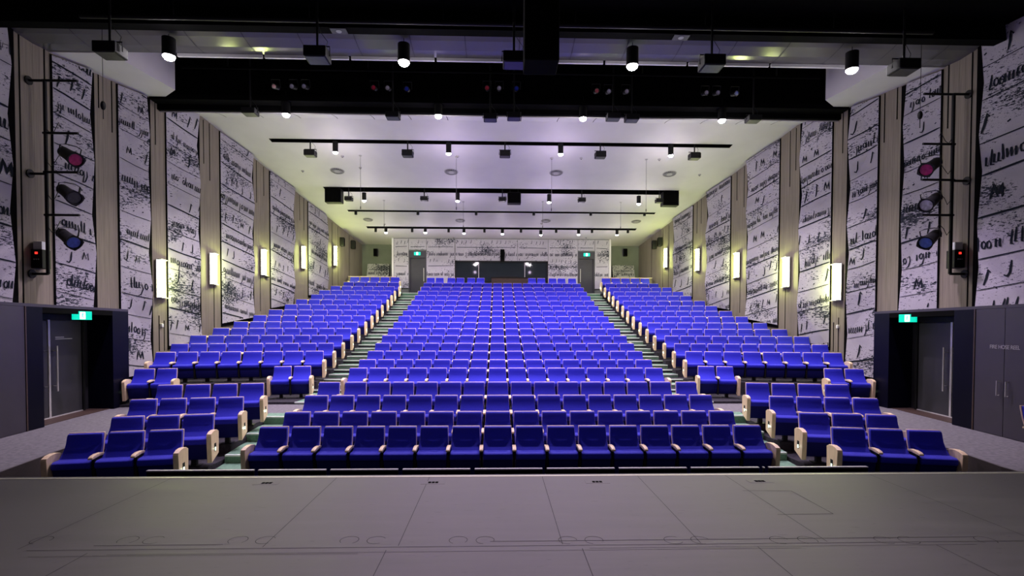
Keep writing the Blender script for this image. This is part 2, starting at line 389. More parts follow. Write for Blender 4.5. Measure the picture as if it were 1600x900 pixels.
# ------------------------------------------------------------------ structure: walls
for sd, nm in ((-1, 'left'), (1, 'right')):
    q = MB(); y0, y1 = 5.4, 32.3
    q.prism([(sd * wx(y0), y0), (sd * wx(y1), y1), (sd * (wx(y1) + .2), y1), (sd * (wx(y0) + .2), y0)], -.2, 11.5)
    struct(q.build('wall_' + nm, M['oak']))
    # thin dark shadow lines between boards that stop part way
    q = MB()
    for (yy, z0, z1) in ((12.15, 3.0, 9.3), (12.72, 7.6, 9.3), (14.15, 8.4, 9.3), (14.55, 7.9, 9.3), (16.05, 8.1, 9.5), (18.15, 8.2, 9.7), (18.45, 7.7, 9.7), (16.1, 1.8, 2.9), (16.3, 1.8, 2.75), (18.6, 2.5, 4.0), (21.4, 3.2, 4.7), (21.2, 7.6, 9.3), (21.7, 8.0, 9.2), (24.6, 7.6, 8.8), (25.0, 7.2, 8.8), (28.0, 4.3, 8.2), (28.7, 4.3, 8.1), (30.2, 4.3, 7.9)):
        p0 = sd * (wx(yy) - .004); q.box(*sorted((p0, p0 + sd * .02)), yy - .018, yy + .018, z0, z1)
    struct(q.build('trim_5' if sd < 0 else 'trim_6', M['blackm']))
# rear walls
YB = 30.85
XL, XR = onY(615, 380, YB).x, onY(952, 380, YB).x
dl0, dl1 = onY(639, 430, YB).x, onY(666, 430, YB).x
dr0, dr1 = onY(903, 430, YB).x, onY(929, 430, YB).x
wi0, wi1 = onY(711, 420, YB).x, onY(856, 420, YB).x
zd = onY(650, 392, YB).z; zw0, zw1 = 5.25, onY(780, 408, YB).z
q = MB(); top = cz(YB) + .1
q.box(XL, dl0, YB, YB + .25, 4, top); q.box(dl1, wi0, YB, YB + .25, 4, top); q.box(wi1, dr0, YB, YB + .25, 4, top); q.box(dr1, XR, YB, YB + .25, 4, top)
q.box(dl0, dl1, YB, YB + .25, zd, top); q.box(dr0, dr1, YB, YB + .25, zd, top); q.box(wi0, wi1, YB, YB + .25, zw1, top); q.box(wi0, wi1, YB, YB + .25, 4, zw0)
struct(q.build('wall_back', M['greyp']))
q = MB()
for s in (-1, 1):
    x0 = XL if s < 0 else XR
    q.box(*sorted((x0, x0 + s * 3)), 32.1, 32.3, 4, 8.5)
struct(q.build('wall_rear_niche', M['greyp']))
q = MB()
for x0, s in ((XL, -1), (XR, 1)): q.box(*sorted((x0, x0 + s * .10)), YB - .05, 32.1, 4, cz(YB) + .02)
struct(q.build('trim_7', M['plaster']))
# control room behind the window
q = MB(); q.box(wi0 - .3, wi1 + .3, 33.4, 33.5, 4, 8); q.box(wi0 - .3, wi0 - .2, YB + .25, 33.4, 4, 8); q.box(wi1 + .2, wi1 + .3, YB + .25, 33.4, 4, 8); q.box(wi0 - .3, wi1 + .3, YB + .25, 33.4, 7.2, 7.3); q.box(wi0 - .3, wi1 + .3, YB + .25, 33.4, 4.3, 4.4)
struct(q.build('wall_control_room', M['door']))
w = struct(D.objects.new('window_1', None)); COL.objects.link(w)
q = MB(); q.box(wi0, wi1, YB - .03, YB + .1, zw0, zw0 + .06); q.box(wi0, wi1, YB - .03, YB + .1, zw1 - .07, zw1); q.box(wi0, wi0 + .06, YB - .03, YB + .1, zw0, zw1); q.box(wi1 - .06, wi1, YB - .03, YB + .1, zw0, zw1)
q.build('window_frame', M['black'], w)
for px in (748, 820):
    x = onY(px, 420, YB).x; MB().box(x - .015, x + .015, YB + .0, YB + .05, zw0 + .06, zw1 - .07).build('mullion', M['steel'], w)
MB().box(wi0 + .06, wi1 - .06, YB + .02, YB + .03, zw0 + .06, zw1 - .07).build('window_pane', M['glass'], w)
t = thing('mixing_desk', 'dark brown timber mixing desk box below the control room window', 'desk', ((onY(768, 436, 30).x + onY(824, 436, 30).x) / 2, 30.1, ZF[19]))
h = (onY(824, 436, 30).x - onY(768, 436, 30).x) / 2
MB().box(-h, h, -.35, .35, 0, 5.44 - ZF[19]).build('desk_body', M['brown'], t, bevel=.01)
MB().box(-h - .02, h + .02, -.37, .37, 5.44 - ZF[19], 5.48 - ZF[19]).build('desk_top', M['black'], t)
MB().box(-h + .3, h - .6, -.1, .2, 5.48 - ZF[19], 5.56 - ZF[19]).build('console', M['black'], t, bevel=.01)
t = thing('column_speaker', 'narrow black column speaker on the rear wall above the control window', 'speaker', (onY(785, 400, YB).x, YB - .12, onY(785, 408, YB).z))
MB().box(-.13, .13, -.1, .1, 0, .68).build('cabinet', M['black'], t, bevel=.02)
MB().box(-.11, .11, -.108, -.098, .03, .65).build('grille', M['blackm'], t)
# rear doors with exit signs
def exit_sign(name, label, loc, rz, w=.42, h=.2, arrow=True):
    t = thing(name, label, 'exit sign', loc, rz, 'green exit signs')
    MB().box(-w / 2, w / 2, -.03, .03, -h / 2, h / 2).build('sign_face', M['ex_g'], t, bevel=.006)
    f = MB(); k = h / .2
    def bx(x0, x1, z0, z1): f.box(x0 * k, x1 * k, -.034, -.031, z0 * k, z1 * k)
    bx(-.055, .055, -.085, .085)
    f.build('lit_pictogram', M['ex_w'], t)
    f = MB()
    c = [(math.cos(a) * .013 + .004, math.sin(a) * .013 + .055) for a in [i * math.pi / 5 for i in range(10)]]
    f.loft([[(x * k, -.040, z * k) for x, z in c], [(x * k, -.035, z * k) for x, z in c]])
    for a, b, ww in (((.0, .04), (-.006, -.01), .016), ((-.004, -.008), (.022, -.035), .010), ((.022, -.035), (.014, -.07), .009), ((-.006, -.01), (-.018, -.045), .010), ((-.018, -.045), (-.042, -.052), .009), ((.0, .034), (.026, .016), .008), ((.0, .034), (-.026, .018), .008)):
        a = Vector((a[0], 0, a[1])) * k; b = Vector((b[0], 0, b[1])) * k; d = (b - a).normalized(); nn = Vector((-d.z, 0, d.x)) * ww / 2 * k
        f.loft([[p + Vector((0, y, 0)) for p in (a - nn, b - nn, b + nn, a + nn)] for y in (-.040, -.035)])
    f.build('running_figure', M['ex_g'], t)
    return t
for k, (x0, x1, lr) in enumerate(((dl0, dl1, 'left'), (dr0, dr1, 'right'))):
    d = struct(D.objects.new(f'door_{k + 1}', None)); COL.objects.link(d); zb = ZF[19]
    q = MB(); q.box(x0, x0 + .08, YB - .06, YB + .2, zb, zd); q.box(x1 - .08, x1, YB - .06, YB + .2, zb, zd); q.box(x0 + .08, x1 - .08, YB - .06, YB + .2, zd - .42, zd); q.build('door_frame', M['door'], d)
    MB().box(x0 + .08, x1 - .08, YB + .02, YB + .08, zb, zd - .42).build('door_leaf', M['door'], d)
    hx = x1 - .14 if k == 0 else x0 + .14
    MB().tube([(hx, YB - .05, zb + .8), (hx, YB - .05, zb + 1.6)], .015).build('door_handle', M['steel'], d)
    exit_sign('exit_sign', f'small green exit sign above the {lr} rear door', ((x0 + x1) / 2, YB - .12, zd - .18), 0, .38, .19)
# low timber wall behind the topmost side seats
for s, (pa, pb) in ((-1, (545, 617)), (1, (944, 1018))):
    xa, xb = onY(pa, 436, 29.75).x, onY(pb, 436, 29.75).x; zt = onY(580, 432.0, 29.75).z
    q = MB(); q.box(xa, xb, 29.72, 29.84, ZF[19], zt - .03, 0); q.box(xa - .02, xb + .02, 29.68, 29.88, zt - .03, zt, 1)
    struct(q.build('wall_low', [M['oakR'], M['ply']]))
# ------------------------------------------------------------------ structure: ceilings
TR = []                                                        # trenches in the rear ceiling: x0,x1,y0,y1
for (xa, ya, xb, yb_, wd) in ((420, 216.5, 1145, 225.5, .26), (505, 292.5, 1062, 297, .50), (543, 328.5, 1025, 331.5, .22), (572, 353.5, 995, 357, .32)):
    p, r_ = onC(xa, ya), onC(xb, yb_); y = (p.y + r_.y) / 2; TR.append((p.x, r_.x, y, y + wd))
q = MB(); YS = 18.1; ys = YS
def cslab(x0a, x0b, x1a, x1b, y0, y1): q.prism([(x0a, y0), (x1a, y0), (x1b, y1), (x0b, y1)], lambda x, y: cz(y), lambda x, y: cz(y) + .12)
for (x0, x1, y0, y1) in TR:
    cslab(-wx(ys), -wx(y0), wx(ys), wx(y0), ys, y0)
    cslab(-wx(y0), -wx(y1), x0, x0, y0, y1); cslab(x1, x1, wx(y0), wx(y1), y0, y1); ys = y1
cslab(-wx(ys), -wx(32.3), wx(ys), wx(32.3), ys, 32.3)
struct(q.build('ceiling', M['plaster']))
q = MB()
for (x0, x1, y0, y1) in TR:
    q.prism([(x0, y0), (x1, y0), (x1, y1), (x0, y1)], lambda x, y: cz(y) + .32, lambda x, y: cz(y) + .36)
    for a, b, c, d in ((x0, x1, y0, y0 + .015), (x0, x1, y1 - .015, y1), (x0, x0 + .015, y0, y1), (x1 - .015, x1, y0, y1)):
        q.prism([(a, c), (b, c), (b, d), (a, d)], lambda x, y: cz(y) - .006, lambda x, y: cz(y) + .36)
struct(q.build('ceiling_trench', M['blackm']))
# curved front lip of the rear ceiling
def plate(name, prof, x0f, x1f, mt, th=.05, seams=None):
    q = MB(); n = len(prof)
    secs = []
    lo = [(y, z) for y, z in prof]; hi = [(y, z + th) for y, z in prof][::-1]
    loop = lo + hi
    q.loft([[(x0f(y), y, z) for y, z in loop], [(x1f(y), y, z) for y, z in loop]], 0)
    if seams:
        for x in seams:
            for (ya, za), (yb2, zb2) in zip(prof, prof[1:]):
                q.add([(x - .012, ya, za - .004), (x + .012, ya, za - .004), (x + .012, yb2, zb2 - .004), (x - .012, yb2, zb2 - .004)], [(0, 1, 2, 3)], 1)
    return struct(q.build(name, [mt, M['seam']]))
lip = []
for k in range(9):
    t = k / 8; lip.append((16.25 + (YS - 16.25) * t, 9.17 + (cz(YS) - 9.17) * (1 - (1 - t) ** 1.5)))
plate('ceiling_lip', lip, lambda y: -wx(y), lambda y: wx(y), M['plaster'], seams=[-9.6 + 1.27 * k for k in range(16)])
ref = [(11.55, 9.42), (11.8, 9.30), (12.1, 9.215), (12.45, 9.175), (12.8, 9.19)]
plate('ceiling_reflector', ref, lambda y: -wx(y), lambda y: wx(y), M['reflector'], seams=[-9.9 + 1.27 * k for k in range(17)])
# white edge rail of the reflector
xs0, xs1 = onY(276, 96, 12.83).x, onY(1330, 111, 12.83).x; nn = 8
for k in range(nn):
    a = xs0 + (xs1 - xs0) * k / nn + .03; b = xs0 + (xs1 - xs0) * (k + 1) / nn - .03
    struct(MB().box(a, b, 12.80, 12.855, 9.115, 9.187).build('trim_8', M['white']))
# side soffits of the slot, white
for sd in (-1, 1):
    zf = lambda x, y: 9.17 + (y - 12.82) * .088
    q = MB(); q.prism([(sd * wx(12.82), 12.82), (sd * 9.62, 12.82), (sd * 9.55, 15.2), (sd * 10.0, 15.6), (sd * (wx(16.2)), 16.2)], zf, lambda x, y: 11.2)
    struct(q.build('ceiling_soffit', M['plaster']))
# black slot, front ceiling, beams
for bx_ in ((-11.6, 11.6, 12.82, 16.3, 11.2, 11.3), (-11.6, 11.6, 12.86, 12.95, 9.30, 11.2), (-10.66, 10.66, 16.12, 16.24, 9.20, 11.2), (-12.2, 12.2, -3, 11.5, 9.42, 9.6), (-11.25, 11.25, 11.30, 11.55, 9.02, 9.5)):
    struct(MB().box(*bx_).build('ceiling_black', M['blackm']))
q = MB(); q.box(-10.66, 10.66, 15.75, 16.12, 9.36, 9.5); struct(q.build('beam_slot', M['blackm']))
q = MB(); q.box(-12.2, 12.2, 11.5, 18.2, 11.4, 11.5); q.box(-12.2, 12.2, 18.0, 18.2, 9.95, 11.5); struct(q.build('ceiling_void', M['blackm']))
# front battens
for k, (yy, zz, x0, x1) in enumerate(((11.0, 8.98, -8.9, 9.2), (9.2, 8.9, -8, 8), (7.2, 8.6, -7, 7))):
    t = thing('lighting_batten', ['black pipe batten nearest the white reflector', 'black pipe batten overhead, middle of three', 'black pipe batten overhead nearest the stage'][k], 'batten', (0, yy, zz), 0, 'pipe battens under the black ceiling')
    MB().tube([(x0, 0, 0), (x1, 0, 0)], .045, 12).build('pipe', M['black'], t, smooth=True)
    for xx in (-7, -4.2, -1.4, 1.4, 4.2, 7): MB().tube([(xx, 0, .04), (xx, 0, 9.42 - zz)], .012).build('hanger', M['black'], t)

# ------------------------------------------------------------------ printed panels
def letters(rng, u0, u1, z, h, k, dens=1.0):
    """pen strokes (polyline, width) of a hand-written line starting at u0 on height z, rising k per metre"""
    out = []; u = u0
    while u < u1:
        for _ in range(rng.randint(3, 8)):
            t = rng.random(); b = z + k * (u - u0) + rng.uniform(-.1, .1) * h; s = rng.uniform(.02, .22) * h
            if t < .45:                                          # minims
                n = rng.randint(1, 3)
                for j in range(n):
                    out.append(([(u, b + h), (u + s * .2, b + h * .9), (u - s * .4, b + .08 * h), (u + s * 1.2, b)], .22 * h))
                    out.append(([(u + s * 1.2, b + .05 * h), (u + h * .42, b + h)], .06 * h)); u += h * .42
            elif t < .62:                                        # ascender
                out.append(([(u + s * 1.5, b + 1.7 * h), (u + s, b + 1.1 * h), (u, b + .05 * h), (u + s * 2, b)], .22 * h)); u += h * .4
            elif t < .72:                                        # descender
                out.append(([(u, b + h), (u + s, b + .2 * h), (u - s, b - .7 * h), (u - s * 4, b - .95 * h)], .18 * h)); u += h * .45
            elif t < .92:                                        # bowl
                c = [(u + h * .25 + h * .24 * math.cos(a), b + h * .5 + h * .45 * math.sin(a)) for a in [i * .9 + .5 for i in range(8)]]
                out.append((c, .20 * h)); u += h * .58
            else:
                out.append(([(u, b + h * .9), (u + h * .5, b + h * 1.0)], .12 * h)); u += h * .4
        u += h * rng.uniform(.25, .8) / dens
    return out
def neumes(rng, u0, u1, z, h, k):
    out = []; u = u0 + rng.uniform(0, h)
    while u < u1:
        t = rng.random(); b = z + k * (u - u0) + rng.uniform(-.3, .3) * h
        if t < .35: out.append(([(u, b), (u + .12 * h, b + .45 * h), (u + .2 * h, b + h), (u + .34 * h, b + .8 * h)], .14 * h)); u += .6 * h
        elif t < .55: out.append(([(u, b), (u + .14 * h, b + .08 * h)], .16 * h)); u += .4 * h
        elif t < .75: out.append(([(u, b + .1 * h), (u + .2 * h, b), (u + .34 * h, b + .25 * h), (u + .42 * h, b + h)], .13 * h)); u += .75 * h
        elif t < .88: out.append(([(u, b + .5 * h), (u + .3 * h, b + .55 * h)], .09 * h)); out.append(([(u, b + .25 * h), (u + .3 * h, b + .3 * h)], .09 * h)); u += .6 * h
        else: out.append(([(u, b + .1 * h), (u + .12 * h, b + .8 * h), (u + .3 * h, b + .2 * h), (u + .45 * h, b + .75 * h), (u + .5 * h, b + .1 * h)], .11 * h)); u += .8 * h
        u += rng.uniform(.1, 1.0) * h
    return out
def manuscript(rng, Wd, z0, z1, k, sc=1.0):
    S = []; z = z0 + .15; mode = rng.randint(0, 2)
    while z < z1 + 1.2:
        r_ = rng.random()
        S.append(([(0, z), (Wd * .5, z + k * Wd * .5 + rng.uniform(-.02, .02)), (Wd, z + k * Wd)], rng.choice((.015, .022, .04)) * sc))
        if mode % 2 == 0: S += letters(rng, rng.uniform(0, .3), Wd, z + .16 * sc, rng.uniform(.13, .18) * sc, k)
        else: S += neumes(rng, 0, Wd, z + .14 * sc, rng.uniform(.26, .40) * sc, k)
        z += rng.uniform(.58, .82) * sc; mode += 1
    return S
def add_ink(mb, S, fpos, inside, seg=.09):
    for pts, w in S:
        P = []
        for a, b in zip(pts, pts[1:]):
            n = max(1, int(math.hypot(b[0] - a[0], b[1] - a[1]) / seg))
            for j in range(n): P.append((a[0] + (b[0] - a[0]) * j / n, a[1] + (b[1] - a[1]) * j / n))
        P.append(pts[-1]); E = []
        for j, p in enumerate(P):
            q0, q1 = P[max(0, j - 1)], P[min(len(P) - 1, j + 1)]
            dx, dz = q1[0] - q0[0], q1[1] - q0[1]; l = math.hypot(dx, dz) or 1; ww = w / 2 * (1 if 0 < j < len(P) - 1 else .6)
            E.append(((p[0] - dz / l * ww, p[1] + dx / l * ww), (p[0] + dz / l * ww, p[1] - dx / l * ww)))
        for j in range(len(E) - 1):
            cs = (E[j][0], E[j + 1][0], E[j + 1][1], E[j][1])
            if all(inside(*c) for c in cs):
                o = len(mb.v); mb.v += [fpos(*c) for c in cs]; mb.uv += [c for c in cs]; mb.f.append([o, o + 1, o + 2, o + 3]); mb.mi.append(1)
ZTOP = lambda y: (9.17 + (y - 12.82) * .088) if 12.8 < y < 16.25 else (cz(y) if y > 17.8 else (9.40 if y < 12.8 else 9.4 + (y - 16.25) * .25))
PANELS = [('nearest the stage', 9.9, 11.80, 3.0, 3.0), ('second from the stage', 12.88, 13.78, 3.02, 3.02), ('third from the stage', 14.72, 15.62, 1.10, 1.2),
          ('fourth from the stage', 16.45, 17.70, 1.95, 2.1), ('fifth from the stage', 18.98, 20.72, 2.68, 2.95), ('sixth from the stage', 22.12, 23.80, 3.36, 3.6), ('farthest from the stage', 25.36, 27.15, 4.12, 4.3)]
for sd, wn in ((-1, 'left'), (1, 'right')):
    th = math.atan(WB); along = Vector((-sd * WB, 1, 0)).normalized(); nrm = Vector((-sd, -WB, 0)).normalized()
    for pi, (nm, ya, yb2, zba, zbb) in enumerate(PANELS):
        rng = random.Random(100 * pi + (7 if sd > 0 else 3))
        Wd = (yb2 - ya) / along.y; A0 = Vector((sd * wx(ya), ya, 0))
        za, zb = ZTOP(ya) - .05, ZTOP(yb2) - .05
        nb = max(4, round((za - zba) / 1.15)); br = [0]
        for j in range(1, nb): br.append((j + rng.uniform(-.18, .18)) / nb)
        br.append(1)
        ph = rng.randint(0, 1)
        far = [.09 + (.10 if (j + ph) % 2 else .0) + rng.uniform(0, .05) for j in range(len(br))]
        near = [.034 + rng.uniform(0, .006) for _ in br]
        def zof(s, v): return (zba + (zbb - zba) * s) * (1 - v) + (za + (zb - za) * s) * v
        def off(s, v):
            j = 0
            while j < len(br) - 2 and v > br[j + 1]: j += 1
            f = (v - br[j]) / (br[j + 1] - br[j])
            n0, n1, f0, f1 = near[j], near[j + 1], far[j], far[j + 1]
            if j % 2 == 0:                                       # diagonal near-low to far-high
                return n0 + (f0 - n0) * s + (f1 - f0) * f if f <= s else n0 + (n1 - n0) * f + (f1 - n1) * s
            return n0 + (n1 - n0) * f + (f0 - n0) * s if s + f <= 1 else f1 + (n1 - f1) * (1 - s) + (f0 - f1) * (1 - f)
        def W3(s, v, o_): return A0 + along * (s * Wd) + nrm * o_ + Vector((0, 0, zof(s, v)))
        mb = MB(); mb.uv = []
        def uvq(s, z): return ((s * Wd if sd < 0 else (1 - s) * Wd) + pi * 3.7, z + (5 if sd > 0 else 0))
        for j in range(len(br) - 1):
            o = len(mb.v)
            for s, v in ((0, br[j]), (1, br[j]), (1, br[j + 1]), (0, br[j + 1])):
                mb.v.append(W3(s, v, off(s, v) if 0 else (near if s == 0 else far)[j if v == br[j] else j + 1])); mb.uv.append(uvq(s, zof(s, v)))
            tris = [(0, 1, 2), (0, 2, 3)] if j % 2 == 0 else [(0, 1, 3), (1, 2, 3)]
            for f_ in tris:
                f_ = f_ if sd < 0 else f_[::-1]
                mb.f.append([o + i for i in f_]); mb.mi.append(0)
            for s, arr in ((0, near), (1, far)):                 # edges back to the wall
                o = len(mb.v)
                for v, a_ in ((br[j], arr[j]), (br[j + 1], arr[j + 1])):
                    mb.v += [W3(s, v, a_), W3(s, v, .03)]; mb.uv += [(0, 0), (0, 0)]
                mb.f.append([o, o + 1, o + 3, o + 2]); mb.mi.append(2)
        for v, j in ((0, 0), (1, -1)):
            o = len(mb.v); mb.v += [W3(0, v, near[j]), W3(1, v, far[j]), W3(1, v, .03), W3(0, v, .03)]; mb.uv += [(0, 0)] * 4; mb.f.append([o, o + 1, o + 2, o + 3]); mb.mi.append(2)
        k = -.16 if sd < 0 else .16
        k *= rng.uniform(.75, 1.2)
        S = manuscript(rng, Wd, zba, za, k, 1.0 if pi > 0 else 1.25)
        if k < 0: S = [([(x, z + .25) for x, z in p], w_) for p, w_ in S]
        else: S = [([(x, z - .5) for x, z in p], w_) for p, w_ in S]
        def inside(u, z):
            s = u / Wd if sd < 0 else 1 - u / Wd
            if not -.03 <= s <= 1.03: return False
            s = min(max(s, 0), 1)
            lo, hi = zof(s, 0), zof(s, 1); return lo < z < hi
        def fpos(u, z):
            u = min(max(u, 0), Wd); s = u / Wd if sd < 0 else 1 - u / Wd
            lo, hi = zof(s, 0), zof(s, 1); v = (z - lo) / (hi - lo); return A0 + along * (s * Wd) + nrm * (off(s, v) + .012) + Vector((0, 0, z))
        add_ink(mb, S, fpos, inside)
        o = mb.build('printed_wall_panel', [M['print'], M['ink'], M['blackm']])
        tag(o, f'tall folded manuscript-print panel on the {wn} wall, {nm}', 'wall panel', 'manuscript print panels on the side walls')
        # black reveal behind the panel
        q = MB(); e = [(-.05, 0), (Wd + .30, 0)]
        pa, pb = A0 - along * .03, A0 + along * (Wd + .22)
        n_ = nrm * .03
        zt0, zt1 = ZTOP(pa.y) - .03, ZTOP(pb.y) - .03
        q.loft([[pa + Vector((0, 0, zba - .12)), pb + Vector((0, 0, zbb - .18)), pb + Vector((0, 0, zt1)), pa + Vector((0, 0, zt0))], [pa + n_ + Vector((0, 0, zba - .12)), pb + n_ + Vector((0, 0, zbb - .18)), pb + n_ + Vector((0, 0, zt1)), pa + n_ + Vector((0, 0, zt0))]])
        struct(q.build('trim_9', M['blackm']))
# rear wall prints
ZR = cz(YB) - .03
rp = [(615.5, 638.5, 441, 374.5, 'left of the left rear door'), (666.5, 710.5, 441, 374.5, 'between the left rear door and the window'), (711.5, 808, 407.5, 374.5, 'above the left part of the control window'), (808.5, 856, 407.5, 374.5, 'above the right end of the control window'), (856.5, 902.5, 441, 374.5, 'between the window and the right rear door'), (929.5, 951.5, 441, 374.5, 'right of the right rear door'), (639, 666, 391, 374.5, 'above the left rear door'), (903, 929, 391, 374.5, 'above the right rear door')]
for k, (xa, xb, y0, y1, nm) in enumerate(rp):
    rng = random.Random(500 + k); a, b = onY(xa, 420, YB - .05), onY(xb, 420, YB - .05); z0 = max(onY(780, y0, YB - .05).z, 4.9); z1 = ZR
    if y0 > 430: z0 = 4.9
    mb = MB(); mb.uv = []
    for (p, mi) in (([(a.x, YB - .05, z0), (b.x, YB - .05, z0), (b.x, YB - .05, z1), (a.x, YB - .05, z1)], 0), ([(a.x, YB - .05, z0), (b.x, YB - .05, z0), (b.x, YB, z0), (a.x, YB, z0)], 2), ([(a.x, YB - .05, z0), (a.x, YB, z0), (a.x, YB, z1), (a.x, YB - .05, z1)], 2), ([(b.x, YB - .05, z0), (b.x, YB, z0), (b.x, YB, z1), (b.x, YB - .05, z1)], 2)):
        o = len(mb.v); mb.v += [Vector(v) for v in p]; mb.uv += [(v[0], v[2] + 20) for v in p]; mb.f.append([o, o + 1, o + 2, o + 3]); mb.mi.append(mi)
    Wd = b.x - a.x
    R0 = random.Random(77); S = []
    for zz, kind in ((7.35, 'l'), (6.85, 't'), (6.45, 'n'), (6.22, 'l'), (5.65, 't'), (7.55, 'n')):
        if kind == 'l': S.append(([(0, zz), (Wd, zz + rng.uniform(-.06, .06))], .03))
        elif kind == 't': S += letters(rng, rng.uniform(0, .2), Wd, zz, .15, 0)
        else: S += neumes(rng, 0, Wd, zz, .2, 0)
    add_ink(mb, S, lambda u, z: Vector((a.x + u, YB - .056, z)), lambda u, z: 0 < u < Wd and z0 < z < z1)
    tag(mb.build('printed_rear_panel', [M['print'], M['ink'], M['blackm']]), f'flat manuscript-print panel on the rear wall, {nm}', 'wall panel', 'manuscript print panels on the rear wall')
for sd, (xa, xb) in ((-1, (574, 608)), (1, (957, 991))):
    rng = random.Random(900 + sd); a, b = onY(xa, 420, 31.9), onY(xb, 420, 31.9); z0, z1 = onY(590, 432, 31.9).z - .3, onY(590, 412, 31.9).z
    mb = MB(); mb.uv = []; y0, y1 = 31.62, 32.0
    P = [(a.x, y0, z0), (b.x, y0, z0), (b.x, y1, z1), (a.x, y1, z1)]
    o = 0; mb.v += [Vector(v) for v in P]; mb.uv += [(v[0], v[2]) for v in P]; mb.f.append([0, 1, 2, 3]); mb.mi.append(0)
    for (i, j) in ((0, 3), (1, 2)):
        o = len(mb.v); q4 = [P[i], P[j], (P[j][0], 32.08, P[j][2]), (P[i][0], 32.08, P[i][2])]; mb.v += [Vector(v) for v in q4]; mb.uv += [(0, 0)] * 4; mb.f.append([o, o + 1, o + 2, o + 3]); mb.mi.append(2)
    Wd = b.x - a.x
    add_ink(mb, letters(rng, .1, Wd, z0 + .42, .14, 0) + [([(0, z0 + .72), (Wd, z0 + .72)], .03)] + neumes(rng, 0, Wd, z0 + .8, .16, 0), lambda u, z: Vector((a.x + u, y0 + (y1 - y0) * (z - z0) / (z1 - z0) - .008, z)), lambda u, z: 0 < u < Wd and z0 < z < z1)
    tag(mb.build('printed_niche_panel', [M['print'], M['ink'], M['blackm']]), f"small tilted manuscript panel in the {'left' if sd < 0 else 'right'} rear corner niche", 'wall panel', 'small manuscript panels in the rear niches')

